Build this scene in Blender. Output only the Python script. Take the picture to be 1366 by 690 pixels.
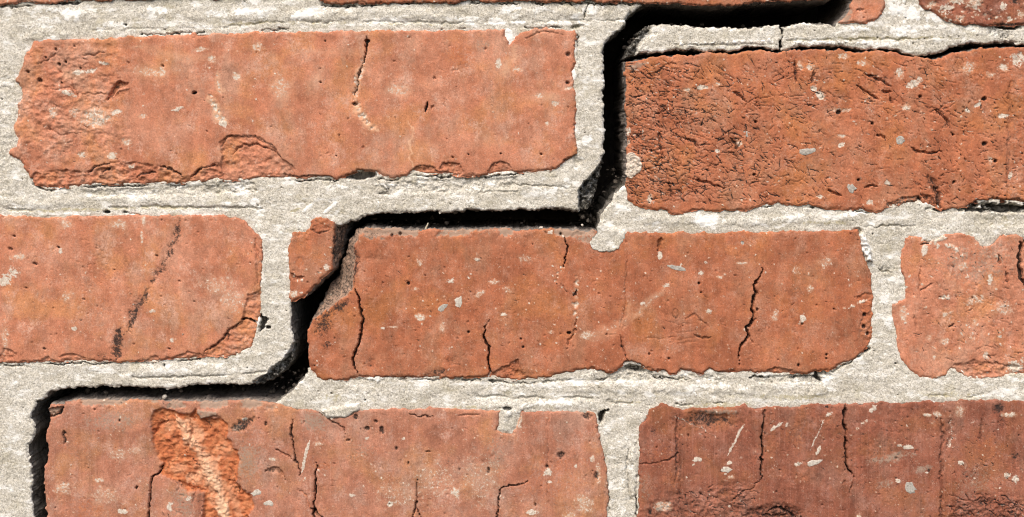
import bpy, math, random
import numpy as np
for o in list(bpy.data.objects): bpy.data.objects.remove(o)
C = bpy.context.scene.collection
SC = bpy.context.scene
PX = 0.0003                    # metres of wall per traced unit (a brick is about 748 units = 0.224 m long)
CX, CY = 683.0, 345.0
BASE = -0.32                   # foot of the wall piece (its Empty)

# ------------------------------------------------------------------ camera, sky, sun, exposure
D = 0.60
UP = 150                       # the lens sits a little above the middle of the picture (shift lens)
cam = bpy.data.cameras.new("camera"); co = bpy.data.objects.new("camera", cam); C.objects.link(co)
co.location = (0, -D, UP*PX); co.rotation_euler = (math.pi/2, 0, 0)
W = 1366*PX
cam.sensor_width = 36; cam.lens = 36*D/W
cam.shift_y = -UP/1366.0
cam.clip_start = 0.01; cam.clip_end = 100
SC.camera = co
EL, AZ = math.radians(50), math.radians(-20)      # sun in front of the wall, a little to the left
w = bpy.data.worlds.new("World"); SC.world = w; w.use_nodes = True
nt = w.node_tree; bg = nt.nodes["Background"]
sk = nt.nodes.new("ShaderNodeTexSky"); sk.sky_type = 'NISHITA'; sk.sun_disc = False
sk.sun_elevation = EL; sk.sun_rotation = math.pi - AZ
sk.air_density = 1.0; sk.dust_density = 5.0; sk.ozone_density = 0.4
nt.links.new(sk.outputs[0], bg.inputs[0]); bg.inputs[1].default_value = 0.14
sun = bpy.data.lights.new("sun", 'SUN'); so = bpy.data.objects.new("sun", sun); C.objects.link(so)
sun.energy = 1.3; sun.angle = math.radians(28); sun.color = (1, .95, .88)
from mathutils import Vector
sd = Vector((math.sin(AZ)*math.cos(EL), -math.cos(AZ)*math.cos(EL), math.sin(EL)))
so.rotation_euler = sd.to_track_quat('Z', 'Y').to_euler(); so.location = (.5, -1, 1)
SC.view_settings.view_transform = 'Standard'; SC.view_settings.look = 'None'
SC.view_settings.exposure = 0.52; SC.view_settings.gamma = 1
SC.cycles.max_bounces = 5; SC.cycles.filter_width = 1.05

# ------------------------------------------------------------------ noise
def _h(ix, iy, s):
    n = (ix.astype(np.int64)*374761393 + iy.astype(np.int64)*668265263 + s*974634533) & 0xffffffff
    n = ((n ^ (n >> 13))*1274126177) & 0xffffffff
    n = ((n ^ (n >> 16))*2246822519) & 0xffffffff
    return ((n ^ (n >> 15)) & 0xffff)/65535.0
def vn(x, y, s=0):
    fx, fy = np.floor(x), np.floor(y); tx, ty = x-fx, y-fy
    ix, iy = fx.astype(np.int64), fy.astype(np.int64)
    tx = tx*tx*tx*(tx*(tx*6-15)+10); ty = ty*ty*ty*(ty*(ty*6-15)+10)
    a, b = _h(ix, iy, s), _h(ix+1, iy, s); c, d = _h(ix, iy+1, s), _h(ix+1, iy+1, s)
    return (a+(b-a)*tx)*(1-ty)+(c+(d-c)*tx)*ty - .5
def fb(x, y, s=0, o=4, g=.5):
    r = 0; a = 1; t = 0
    for k in range(o):
        ca, sa = math.cos(k*1.1), math.sin(k*1.1)
        r = r+a*vn((x*ca-y*sa)*2.03**k+k*17.3, (x*sa+y*ca)*2.03**k-k*9.1, s+k*31); t += a; a *= g
    return r/t
def ss(a, b, x):
    t = np.clip((x-a)/(b-a), 0, 1); return t*t*(3-2*t)

def sdf(px, py, poly, reach=60):
    """signed distance to a polygon, positive inside, and the nearest outline point"""
    P = np.asarray(poly, float); Q = np.roll(P, -1, 0)
    best = np.full(px.shape, 1e18); nx = np.zeros(px.shape); ny = np.zeros(px.shape)
    ins = np.zeros(px.shape, bool)
    for (ax, ay), (bx, by) in zip(P, Q):
        dx, dy = bx-ax, by-ay; L = dx*dx+dy*dy
        if L == 0: continue
        t = np.clip(((px-ax)*dx+(py-ay)*dy)/L, 0, 1)
        qx, qy = ax+t*dx, ay+t*dy; d = (px-qx)**2+(py-qy)**2
        m = d < best
        best = np.where(m, d, best); nx = np.where(m, qx, nx); ny = np.where(m, qy, ny)
        if ay != by:
            cr = ((ay > py) != (by > py)) & (px < (bx-ax)*(py-ay)/(by-ay)+ax); ins ^= cr
    return np.where(ins, 1, -1)*np.sqrt(best), nx, ny

def axis(a, b, lo, hi, f, c):
    parts = []
    if a < lo: parts.append(np.arange(a, lo, c)); 
    parts.append(np.arange(max(a, lo), min(b, hi), f))
    if b > hi: parts.append(np.arange(hi, b+c, c))
    else: parts.append(np.array([b]))
    return np.unique(np.concatenate(parts))

FINE = 1.08
class Field:
    """a height field in millimetres over the traced plane, cut to an outline"""
    def __init__(s, poly, seed, rag=(2.0, 1.2, .7), pad=4, fine=FINE):
        P = np.asarray(poly, float); s.poly = poly; s.seed = seed; s.soft_pale = True
        x0, y0 = P.min(0)-pad; x1, y1 = P.max(0)+pad
        s.xs = axis(x0, x1, -12, 1378, fine, 7); s.ys = axis(y0, y1, -12, 702, fine, 7)
        s.X, s.Y = np.meshgrid(s.xs, s.ys)
        X, Y = s.X, s.Y
        wx = rag[0]*vn(X/16, Y/16, seed)*2+rag[1]*vn(X/7, Y/7, seed+1)*2+rag[2]*vn(X/3.1, Y/3.1, seed+2)*2
        wy = rag[0]*vn(X/16, Y/16, seed+3)*2+rag[1]*vn(X/7, Y/7, seed+4)*2+rag[2]*vn(X/3.1, Y/3.1, seed+5)*2
        s.WX, s.WY = X+wx*.9, Y+wy*.9
        s.d, s.qx, s.qy = sdf(X+wx, Y+wy, poly); s.ox, s.oy = s.qx, s.qy; s.qx = s.qx-wx; s.qy = s.qy-wy
        s.H = np.zeros(X.shape); s.keep = np.ones(X.shape, bool)
        s.A = {k: np.zeros(X.shape) for k in ('lime', 'soot', 'fresh', 'dust', 'pale')}  # the dark mask holds real stains and also shade painted into hollows
    def win(s, x0, y0, x1, y1):
        i0, i1 = np.searchsorted(s.ys, [y0, y1]); j0, j1 = np.searchsorted(s.xs, [x0, x1])
        return slice(max(i0-1, 0), i1+1), slice(max(j0-1, 0), j1+1)
    def put(s, w, m, dh, at):
        s.H[w] += dh*m
        for k, v in at.items():
            a = s.A[k]; a[w] = np.maximum(a[w], m*v) if v > 0 else a[w]*(1+m*v)
    def stroke(s, pts, wd, dh=0., soft=.5, warp=1., taper=True, **at):
        P = np.asarray(pts, float); m = wd*1.5+6
        if 'lime' in at and wd > 2.4 and taper and len(pts) > 2:       # a broken trail of lime crumbs
            q = random.Random(int(P.sum()))
            for i in range(len(P)-1):
                L = math.hypot(*(P[i+1]-P[i]))
                for k in range(max(2, int(L/2.2))):
                    c = P[i]+(P[i+1]-P[i])*q.random(); r = wd*q.uniform(.25, .75)
                    s.blob(c[0]+q.gauss(0, wd*.4), c[1]+q.gauss(0, wd*.3), r*1.2, r, q.uniform(0, 180), dh*.5, .6, .5, 3, lime=at['lime']*q.uniform(.4, 1.1))
            return
        w = s.win(P[:, 0].min()-m, P[:, 1].min()-m, P[:, 0].max()+m, P[:, 1].max()+m)
        x = s.X[w]+(s.WX[w]-s.X[w])*warp; y = s.Y[w]+(s.WY[w]-s.Y[w])*warp
        if x.size == 0: return
        best = np.full(x.shape, 1e9); n = len(P)-1
        for i in range(n):
            ax, ay = P[i]; dx, dy = P[i+1]-P[i]; L = dx*dx+dy*dy+1e-9
            t = np.clip(((x-ax)*dx+(y-ay)*dy)/L, 0, 1)
            u = (i+t)/n
            ww = wd*(np.clip(np.minimum(u, 1-u)*6, .35, 1) if taper else 1)
            best = np.minimum(best, np.hypot(x-ax-t*dx, y-ay-t*dy)/ww)
        if 'lime' in at or 'dust' in at: best = best+1.1*fb(x/4.5, y/4.5, int(P[0, 0]), 3, .65)
        m = 1-ss(1-soft, 1+soft*.5, best)
        if not taper: m = m*ss(-.16, .1, fb(x/26, y/26, int(P[0, 0]+P[0, 1]), 3))
        s.put(w, m, dh, at)
    def blob(s, cx, cy, rx, ry, ang=0, dh=0., soft=.35, rough=.35, rs=5., **at):
        r = max(rx, ry)*1.5+4; w = s.win(cx-r, cy-r, cx+r, cy+r)
        x, y = s.X[w], s.Y[w]
        if x.size == 0: return
        if at.get('lime', 0) and at['lime'] < .66 and s.soft_pale: at['pale'] = at['lime']*.8
        a = math.radians(ang); u = (x-cx)*math.cos(a)+(y-cy)*math.sin(a); v = -(x-cx)*math.sin(a)+(y-cy)*math.cos(a)
        q = np.hypot(u/rx, v/ry)+rough*(3 if 'lime' in at else 2)*fb(x/rs, y/rs, int(cx*7+cy), 4, .65)
        s.put(w, 1-ss(1-soft, 1+soft*.3, q), dh, at)
    def patch(s, poly, dh=0., soft=2., rough=0., rs=7., fade=None, **at):
        P = np.asarray(poly, float); e = 8+soft*.6; w = s.win(P[:, 0].min()-e, P[:, 1].min()-e, P[:, 0].max()+e, P[:, 1].max()+e)
        x, y = s.X[w], s.Y[w]
        if x.size == 0: return
        d, _, _ = sdf(s.WX[w], s.WY[w], poly)
        m = ss(-soft*.5, soft*.5, d)
        if rough: s.H[w] += m*rough*(fb(x/rs, y/rs*1.3, int(P[0, 0]), 4, .62)*2+.5*fb(x/rs/3, y/rs/3, 5, 3))
        s.put(w, m, dh, at)
    def facet(s, a, b, slope, **at):
        """beyond the line a-b (to its left as one walks) the surface falls away"""
        ax, ay = a; bx, by = b; L = math.hypot(bx-ax, by-ay)
        t = ((s.X-ax)*(bx-ax)+(s.Y-ay)*(by-ay))/L
        v = ((s.X-ax)*(by-ay)-(s.Y-ay)*(bx-ax))/L
        m = np.where((t > -10) & (t < L+10), np.maximum(v+fb(s.X/9, s.Y/9, 3)*3, 0), 0)
        s.H -= slope*m
        for k, val in at.items(): s.A[k] = np.maximum(s.A[k], val*ss(0, 3, m))

def build(name, F, mat, parent, depth=100., label=None):
    ins = F.d > 0
    q = F.keep[:-1, :-1] & F.keep[1:, :-1] & F.keep[:-1, 1:] & F.keep[1:, 1:]
    c = ins[:-1, :-1].astype(int)+ins[1:, :-1]+ins[:-1, 1:]+ins[1:, 1:]
    q &= c >= 1
    X = np.where(ins, F.X, F.qx); Y = np.where(ins, F.Y, F.qy)
    n0, n1 = F.X.shape; idx = np.arange(n0*n1).reshape(n0, n1)
    a, b, cc, d = idx[:-1, :-1][q], idx[:-1, 1:][q], idx[1:, 1:][q], idx[1:, :-1][q]
    f = np.stack([a, d, cc, b], 1)
    used = np.unique(f); re = np.full(n0*n1, -1); re[used] = np.arange(len(used)); f = re[f]
    vx, vy, vh = X.ravel()[used], Y.ravel()[used], F.H.ravel()[used]
    at = {k: F.A[k].ravel()[used] for k in F.A}
    e = np.concatenate([f[:, [0, 1]], f[:, [1, 2]], f[:, [2, 3]], f[:, [3, 0]]])
    key = np.sort(e, 1); kk = key[:, 0]*np.int64(len(used))+key[:, 1]
    _, first, cnt = np.unique(kk, return_index=True, return_counts=True)
    be = e[first[cnt == 1]]
    bv = np.unique(be); rb = np.full(len(used), -1); rb[bv] = np.arange(len(bv)); n = len(used); m = len(bv)
    levels = [0, 1.5, 4., 7., 11., 16., 24., 40., depth]
    gy, gx = np.gradient(F.d, F.ys, F.xs); ux, uy = gx.ravel()[used][bv], gy.ravel()[used][bv]
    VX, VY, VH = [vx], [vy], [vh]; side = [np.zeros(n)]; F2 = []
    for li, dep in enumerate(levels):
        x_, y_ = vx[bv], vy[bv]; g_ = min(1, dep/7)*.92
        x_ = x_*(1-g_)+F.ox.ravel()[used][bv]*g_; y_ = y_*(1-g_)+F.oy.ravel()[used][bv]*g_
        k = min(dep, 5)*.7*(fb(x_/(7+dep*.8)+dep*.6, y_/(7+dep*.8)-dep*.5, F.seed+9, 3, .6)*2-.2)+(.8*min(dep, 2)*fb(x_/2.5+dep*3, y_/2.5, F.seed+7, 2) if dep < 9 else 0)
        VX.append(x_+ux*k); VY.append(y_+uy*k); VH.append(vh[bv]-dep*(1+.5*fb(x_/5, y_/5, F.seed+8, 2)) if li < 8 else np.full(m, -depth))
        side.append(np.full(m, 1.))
    for li in range(len(levels)-1):
        o0, o1 = n+li*m, n+(li+1)*m
        i, j = rb[be[:, 0]], rb[be[:, 1]]
        F2.append(np.stack([o0+j, o0+i, o1+i, o1+j], 1))
    VX, VY, VH, side = map(np.concatenate, (VX, VY, VH, side)); f = np.concatenate([f]+F2)
    co = np.stack([(VX-CX)*PX, -VH*.001, (CY-VY)*PX-BASE], 1).astype(np.float32)
    me = bpy.data.meshes.new(name)
    me.vertices.add(len(co)); me.vertices.foreach_set('co', co.ravel())
    me.loops.add(len(f)*4); me.loops.foreach_set('vertex_index', f.ravel().astype(np.int32))
    me.polygons.add(len(f)); me.polygons.foreach_set('loop_start', np.arange(0, len(f)*4, 4, dtype=np.int32))
    me.polygons.foreach_set('use_smooth', np.ones(len(f), bool))
    me.update(calc_edges=True)
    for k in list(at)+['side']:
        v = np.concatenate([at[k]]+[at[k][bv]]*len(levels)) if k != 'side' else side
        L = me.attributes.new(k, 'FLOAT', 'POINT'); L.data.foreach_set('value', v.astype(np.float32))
    me.materials.append(mat)
    o = bpy.data.objects.new(name, me); C.objects.link(o); o.parent = parent
    if label: o['label'] = label
    return o

# ------------------------------------------------------------------ materials
class N:
    def __init__(s, name):
        s.m = bpy.data.materials.new(name); s.m.use_nodes = True; s.t = s.m.node_tree; s.b = s.t.nodes['Principled BSDF']
        s.b.inputs['Specular IOR Level'].default_value = .25
        tc = s.t.nodes.new('ShaderNodeTexCoord'); mp = s.t.nodes.new('ShaderNodeMapping')
        mp.inputs['Scale'].default_value = (1000,)*3; s.l(tc.outputs['Object'], mp.inputs[0]); s.p = mp.outputs[0]
    def l(s, a, b): s.t.links.new(a, b)
    def noise(s, sc, det=3, rough=.55, stretch=None, off=0):
        v = s.p
        if stretch or off:
            mp = s.t.nodes.new('ShaderNodeMapping'); mp.inputs['Scale'].default_value = stretch or (1, 1, 1)
            mp.inputs['Location'].default_value = (off, off*.7, off*1.3); s.l(v, mp.inputs[0]); v = mp.outputs[0]
        n = s.t.nodes.new('ShaderNodeTexNoise'); n.inputs['Scale'].default_value = sc; n.inputs['Detail'].default_value = det
        n.inputs['Roughness'].default_value = rough; s.l(v, n.inputs['Vector']); return n.outputs[0]
    def vor(s, sc, out='Color'):
        n = s.t.nodes.new('ShaderNodeTexVoronoi'); n.inputs['Scale'].default_value = sc; s.l(s.p, n.inputs['Vector']); return n.outputs[out]
    def ramp(s, x, stops):
        n = s.t.nodes.new('ShaderNodeValToRGB'); e = n.color_ramp.elements
        while len(e) < len(stops): e.new(.5)
        for k, (p, c) in zip(e, stops):
            k.position = p; k.color = (*c, 1) if isinstance(c, tuple) else (c, c, c, 1)
        s.l(x, n.inputs[0]); return n.outputs[0]
    def rng(s, x, a, b, lo=0., hi=1.):
        n = s.t.nodes.new('ShaderNodeMapRange'); n.interpolation_type = 'SMOOTHSTEP'
        for i, v in zip((1, 2, 3, 4), (a, b, lo, hi)): n.inputs[i].default_value = v
        s.l(x, n.inputs[0]); return n.outputs[0]
    def math(s, op, a, b):
        n = s.t.nodes.new('ShaderNodeMath'); n.operation = op
        for i, v in enumerate((a, b)):
            if isinstance(v, (int, float)): n.inputs[i].default_value = v
            else: s.l(v, n.inputs[i])
        return n.outputs[0]
    def mix(s, f, a, b, mode='MIX'):
        n = s.t.nodes.new('ShaderNodeMix'); n.data_type = 'RGBA'; n.blend_type = mode
        for i, v in ((0, f), (6, a), (7, b)):
            if isinstance(v, (int, float)): n.inputs[i].default_value = v
            elif isinstance(v, tuple): n.inputs[i].default_value = (*v, 1)
            else: s.l(v, n.inputs[i])
        return n.outputs[2]
    def attr(s, k):
        n = s.t.nodes.new('ShaderNodeAttribute'); n.attribute_name = k; return n.outputs['Fac']
    def bump(s, h, dist, st=1., prev=None):
        n = s.t.nodes.new('ShaderNodeBump'); n.inputs['Strength'].default_value = st; n.inputs['Distance'].default_value = dist
        s.l(h, n.inputs['Height']); 
        if prev: s.l(prev, n.inputs['Normal'])
        return n.outputs[0]

def brick_mat(name, c0, c1, c2, pale=.35, dark=.5, streak=.3):
    g = N(name)
    col = g.ramp(g.noise(.055, 6, .6), [(.3, c0), (.5, c1), (.7, c2)])
    # hue drift, blotches, thin vertical drag marks from the moulding, grain
    col = g.mix(g.rng(g.noise(.05, 5, .65, off=55), .46, .66, 0, .6), col, tuple(a*b for a, b in zip(c1, (1.08, 1.2, .85))))
    col = g.mix(g.rng(g.noise(.07, 6, .7, (1.2, 1, .7), 91), .48, .66, 0, .6), col, tuple(a*b for a, b in zip(c1, (.95, 1.35, 1.6))))
    col = g.mix(1., col, g.ramp(g.noise(.16, 8, .66, (1.1, 1, .85), 5), [(.28, .72), (.5, 1.0), (.72, 1.26)]), 'MULTIPLY')
    col = g.mix(1., col, g.ramp(g.noise(.33, 3, .5, (1.3, .2, .05), 62), [(.3, 1-streak*.35), (.5, 1.0), (.7, 1+streak*.35)]), 'MULTIPLY')
    col = g.mix(g.rng(g.noise(1.0, 4, .6, (1.6, .2, .05)), .52, .72, 0, streak), col, tuple(min(1, v*1.15+.06) for v in c2))
    col = g.mix(g.rng(g.noise(.9, 3, .6, (1.4, .2, .045), 40), .56, .74, 0, streak), col, tuple(v*.62 for v in c0))
    # pale bloom clouds
    col = g.mix(g.math('MULTIPLY', g.rng(g.noise(.11, 7, .74, (1, 1, .8), 13), .49, .68), g.rng(g.noise(1.1, 5, .75), .34, .62, .0, pale*1.9)), col, tuple(min(1, v*f+.03) for v, f in zip(c2, (1.08, 1.3, 1.45))))
    col = g.mix(1., col, g.ramp(g.noise(1.5, 4, .75, off=9), [(.27, .74), (.5, .99), (.73, 1.26)]), 'MULTIPLY')
    col = g.mix(1., col, g.ramp(g.noise(.45, 6, .8, off=66), [(.3, .82), (.5, 1.0), (.7, 1.15)]), 'MULTIPLY')
    # dark specks, pale specks
    col = g.mix(g.rng(g.noise(1.7, 3, .6), .61, .70, 0, dark*1.4), col, tuple(v*.3 for v in c0))
    col = g.mix(g.rng(g.noise(1.9, 3, .6, off=7), .63, .72, 0, .5), col, (.66, .47, .36))
    col = g.mix(g.rng(g.noise(.42, 6, .78, off=21), .61, .71, 0, .6), col, (.62, .49, .39))
    br = g.noise(1.0, 6, .8, off=3)
    def masked(k, lo=.25, hi=.6, top=1.):
        return g.math('MINIMUM', g.math('MULTIPLY', g.rng(g.math('ADD', g.attr(k), g.math('MULTIPLY', g.math('SUBTRACT', br, .5), 3.0)), lo, hi), g.rng(g.attr(k), 0, .12)), top)
    col = g.mix(masked('dust', .2, .9, .8), col, (.33, .25, .19))
    fr = g.ramp(g.noise(.3, 6, .75), [(.28, (.25, .075, .035)), (.48, (.46, .145, .058)), (.62, (.55, .22, .10)), (.75, (.60, .36, .23))])
    col = g.mix(masked('fresh', .1, .9), col, fr)
    col = g.mix(g.math('MULTIPLY', g.attr('pale'), g.rng(g.noise(.9, 5, .75, off=71), .3, .55, .5, 1.)), col, (.72, .45, .29))
    col = g.mix(masked('lime', .25, .7, .95), col, g.ramp(g.noise(1.2, 5, .75), [(.33, (.40, .31, .23)), (.6, (.72, .66, .57))]))
    col = g.mix(masked('soot', .2, .9, .93), col, (.022, .019, .018))  # near-black for stains and for shade painted into recesses
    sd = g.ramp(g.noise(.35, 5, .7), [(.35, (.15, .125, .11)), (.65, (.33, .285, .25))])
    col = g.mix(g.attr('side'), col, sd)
    g.l(col, g.b.inputs['Base Color']); g.b.inputs['Roughness'].default_value = .92
    n1 = g.bump(g.noise(.8, 6, .7), .0004, .28)
    n2 = g.bump(g.noise(3.0, 2, .6), .00012, .7, n1)
    g.l(n2, g.b.inputs['Normal']); return g.m

def mortar_mat(name, warm=0.):
    g = N(name)
    col = g.ramp(g.noise(.06, 6, .65), [(.3, (.45, .43, .375)), (.5, (.565, .545, .495)), (.7, (.66, .645, .605))])
    v = g.vor(2.3)
    sep = g.t.nodes.new('ShaderNodeSeparateColor'); g.l(v, sep.inputs[0])
    col = g.mix(.5, col, g.ramp(sep.outputs[0], [(.0, (.14, .13, .11)), (.16, (.36, .335, .28)), (.5, (.55, .525, .455)), (.92, (.80, .785, .74))]))
    col = g.mix(g.rng(g.noise(1.8, 4, .7), .60, .70, 0, .85), col, (.09, .08, .065))
    col = g.mix(g.rng(g.noise(.10, 4, .6, off=31), .55, .72, 0, .35), col, (.43, .39, .25))
    col = g.mix(1., col, g.ramp(g.noise(1.0, 5, .8, off=19), [(.3, .74), (.5, .98), (.7, 1.18)]), 'MULTIPLY')
    col = g.mix(1., col, g.ramp(g.noise(.07, 7, .7, (1, 1, 2), 44), [(.3, (.80, .77, .69)), (.46, (.97, .95, .91)), (.62, (1.08, 1.07, 1.05))]), 'MULTIPLY')
    br = g.noise(.6, 6, .8, off=3)
    def masked(k, lo, hi, top):
        return g.math('MINIMUM', g.math('MULTIPLY', g.rng(g.math('ADD', g.attr(k), g.math('MULTIPLY', g.math('SUBTRACT', br, .5), 2.4)), lo, hi), g.rng(g.attr(k), 0, .12)), top)
    wh = g.math('MAXIMUM', masked('lime', .3, .75, .92), g.rng(g.noise(.11, 6, .7, (1, 1, 2.2), 77), .52, .64, 0, .8))
    col = g.mix(g.rng(g.noise(.13, 6, .75, (1, 1, 1.6), 140), .58, .70, 0, .4), col, (.30, .275, .235))
    col = g.mix(wh, col, (.84, .84, .81))
    col = g.mix(masked('dust', .2, .8, .7), col, (.40, .35, .20))
    col = g.mix(masked('fresh', .2, .5, 1), col, (.42, .15, .07))
    col = g.mix(masked('soot', .25, .9, .92), col, (.03, .028, .025))  # near-black for dirt and for shade painted into gaps
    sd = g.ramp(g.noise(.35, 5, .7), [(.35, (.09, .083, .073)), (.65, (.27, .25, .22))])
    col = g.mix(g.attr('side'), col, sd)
    g.l(col, g.b.inputs['Base Color']); g.b.inputs['Roughness'].default_value = .95
    n1 = g.bump(g.noise(.6, 5, .65), .0004, .3)
    n2 = g.bump(g.vor(2.3, 'Distance'), .0002, .3, n1)
    n3 = g.bump(g.noise(4., 2, .6), .00012, .8, n2)
    g.l(n3, g.b.inputs['Normal']); return g.m

def plain_mat(name, c0, c1, sc=.6):
    g = N(name)
    g.l(g.ramp(g.noise(sc, 5, .7), [(.35, c0), (.65, c1)]), g.b.inputs['Base Color']); g.b.inputs['Roughness'].default_value = .85
    g.l(g.bump(g.noise(1.5, 4, .6), .0003, .6), g.b.inputs['Normal']); return g.m

M_OR = brick_mat('terracotta_orange', (.375, .137, .074), (.47, .19, .110), (.53, .25, .16), .55, .3, .12)
M_OR2 = brick_mat('terracotta_straw_marked', (.31, .10, .048), (.40, .14, .07), (.45, .185, .105), .45, .4, .08)
M_MID = brick_mat('terracotta_deep', (.29, .095, .046), (.38, .132, .066), (.43, .178, .102), .45, .4, .15)
M_PK = brick_mat('terracotta_pink', (.32, .125, .074), (.40, .17, .106), (.455, .22, .148), .5, .3, .2)
M_DK = brick_mat('terracotta_dark_red', (.19, .063, .038), (.265, .093, .055), (.325, .132, .085), .4, .45, .28)
M_MO = mortar_mat('sandy_mortar')
M_LIME = plain_mat('lime_chip', (.38, .32, .26), (.66, .62, .55), 1.3)
M_GREY = plain_mat('grey_grit', (.26, .235, .205), (.50, .47, .42), 1.3)
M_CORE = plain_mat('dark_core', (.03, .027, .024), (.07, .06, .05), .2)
M_RUB = plain_mat('crumbs', (.04, .035, .03), (.13, .11, .09), .3)
M_STRAW = plain_mat('straw', (.42, .38, .28), (.6, .56, .45))

# ------------------------------------------------------------------ the wall
wall = bpy.data.objects.new('brick_wall', None); C.objects.link(wall); wall.location = (0, 0, BASE)
wall['label'] = 'old red brick wall with pale mortar joints split by a black stepped crack'
wall['category'] = 'wall'; wall['kind'] = 'thing'

P1 = [(43,56),(64,53),(90,51),(130,53),(150,50),(190,48),(225,46.5),(262,45),(300,44.5),(345,43),(400,43),(450,42),(490,41.5),(540,41),(590,40.5),(640,39.5),(672,38.5),(674,50),(680,60),(686,51),(692,43),(705,39.5),(725,38),(750,39),(768,42),(769,52),(767,70),(770,85),(764,95),(765,110),(768,130),(768,150),(767,170),(770,200),(768,208),(764,213),(755,218),(740,224),(728,229),(712,231),(696,231),(680,231),(660,233),(640,236),(620,235),(600,233),(575,234),(560,232),(548,229),(540,236),(525,239),(515,236),(505,231),(495,229),(480,229),(468,233),(458,238),(450,240),(440,237),(425,238),(410,240),(395,240),(350,239),(320,241),(305,243),(290,239.5),(275,243),(260,243),(245,246),(235,244),(200,246),(175,247),(150,248),(125,247),(110,248),(95,251),(80,252),(62,252),(48,249),(44,243),(36,232),(32,225),(28,215),(22,209),(14,206),(14,200),(22,195),(24,187),(20,178),(19,170),(24,154),(24,140),(29,133),(29,123),(26,114),(19,110),(23,102),(33,85),(35,72),(40,64)]
P2 = [(833,82),(841,82),(859,78),(875,76),(893,75),(911,73),(926,74),(936,70),(946,70),(957,73),(975,72),(995,69),(1016,65),(1030,70),(1045,68),(1060,67),(1085,66),(1115,67),(1140,69),(1165,68),(1195,70),(1207,74),(1220,77),(1240,79),(1255,77),(1275,70),(1300,65),(1330,64),(1366,65),(1450,66),(1580,68),(1584,280),(1450,278),(1366,272),(1340,270),(1315,268),(1300,271),(1290,276),(1275,278),(1255,281),(1245,278),(1235,273),(1225,271),(1205,273),(1190,275),(1180,281),(1170,284),(1150,280),(1130,281),(1105,279),(1090,276),(1078,272),(1068,274),(1050,274),(1036,269),(1030,273),(1016,275),(1008,278),(995,281),(965,282),(940,281),(925,282),(912,286),(898,287),(885,281),(870,281),(855,278),(845,272),(837,265),(834,255),(834,243),(836,235),(834,225),(834,200),(835,180),(834,150),(835,130),(834,110),(833,95)]
P3 = [(-400,290),(-100,288),(0,288),(30,289),(60,289),(90,289),(115,287),(150,287),(185,288),(200,287),(225,286),(260,287),(290,287),(315,289),(325,294),(338,305),(348,319),(350,338),(348,369),(350,396),(350,412),(346,428),(344,443),(337,463),(323,471),(313,475),(301,477),(290,476),(270,477),(254,480),(219,481),(176,483),(141,483),(98,483),(59,485),(39,484),(0,485),(-100,487),(-400,488)]
P4 = [(413,436),(420,421),(432,392),(447,369),(456,345),(464,325),(473,309),(490,303),(520,305),(560,306),(600,306),(650,305),(700,306),(760,306),(834,310),(860,311),(900,311),(950,310),(1000,309),(1050,308),(1100,307),(1130,306),(1146,307),(1149,329),(1155,349),(1161,360),(1164,388),(1164,419),(1163,446),(1162,458),(1155,466),(1144,474),(1128,484),(1112,493),(1089,497),(1058,499),(1030,500),(1013,497),(990,496),(975,499),(959,500),(946,494),(936,501),(918,496),(908,495),(900,501),(893,501),(885,496),(877,500),(859,491),(846,484),(834,486),(823,494),(808,497),(793,495),(780,494),(757,498),(736,504),(713,506),(680,508),(660,504),(647,503),(609,505),(583,503),(563,504),(514,505),(483,504),(450,508),(432,508),(422,503),(413,492),(410,481),(410,442)]
P5 = [(391,312),(409,310),(413,302),(414,293),(422,289),(437,291),(449,297),(462,300),(456,318),(453,342),(445,361),(432,373),(419,386),(409,394),(395,401),(388,402),(386,396),(387,383),(385,366),(384,340),(386,319)]
P6 = [(1208,318),(1213,313),(1225,314),(1238,320),(1250,317),(1265,311),(1280,310),(1295,315),(1308,326),(1317,330),(1325,322),(1335,312),(1350,311),(1366,317),(1500,314),(1770,312),(1770,500),(1500,502),(1366,501),(1351,501),(1332,504),(1312,505),(1290,503),(1281,496),(1269,492),(1261,503),(1249,506),(1230,505),(1214,495),(1202,482),(1197,462),(1193,439),(1189,415),(1191,406),(1208,399),(1208,380),(1202,360),(1204,333)]
P7 = [(63,742),(63,690),(61,658),(59,638),(59,623),(63,610),(63,594),(61,582),(64,571),(67,559),(65,546),(68,540),(87,537),(95,534),(150,533),(200,534),(250,535),(300,535),(340,534),(362,537),(391,543),(427,548),(435,556),(460,555),(476,548),(494,546),(535,545),(571,544),(622,546),(666,546),(668,556),(665,575),(682,577),(692,562),(696,549),(722,547),(770,548),(795,551),(798,560),(800,570),(802,583),(807,608),(810,626),(811,650),(810,690),(811,742)]
P8 = [(852,742),(850,690),(851,663),(851,632),(853,602),(850,580),(856,562),(868,547),(883,539),(898,542),(911,546),(946,544),(975,544),(993,539),(998,544),(1016,542),(1054,542),(1093,539),(1126,538),(1170,537),(1221,537),(1272,534),(1311,533),(1366,535),(1500,535),(1620,536),(1620,742)]
P9 = [(-380,-205),(376,-205),(378,-6),(300,-2),(205,-1),(150,1.5),(108,1),(85,1.5),(72,4),(51,6),(38,4.5),(13,6),(0,8),(-60,7),(-380,8)]
P10 = [(424,-205),(1155,-205),(1150,-70),(1122,-15),(1110,0),(1060,2),(1030,3),(1000,4.5),(975,8),(936,9),(905,6),(859,4.5),(818,4.5),(790,3),(731,2.5),(690,2.5),(640,2.5),(632,0),(622,3),(570,4.5),(519,4.5),(494,5.5),(463,6.5),(435,5),(424,0)]
P11 = [(1116,33),(1129,18),(1136,5),(1141,-12),(1166,-65),(1170,-205),(1184,-205),(1181,0),(1179,15),(1170,26),(1154,32),(1136,31.5)]
P12 = [(1224,-205),(1224,0),(1227,7),(1235,14),(1247,18),(1259,27),(1272,32),(1298,34),(1336,35),(1366,36),(1500,36),(1850,36),(1850,-205)]

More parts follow.
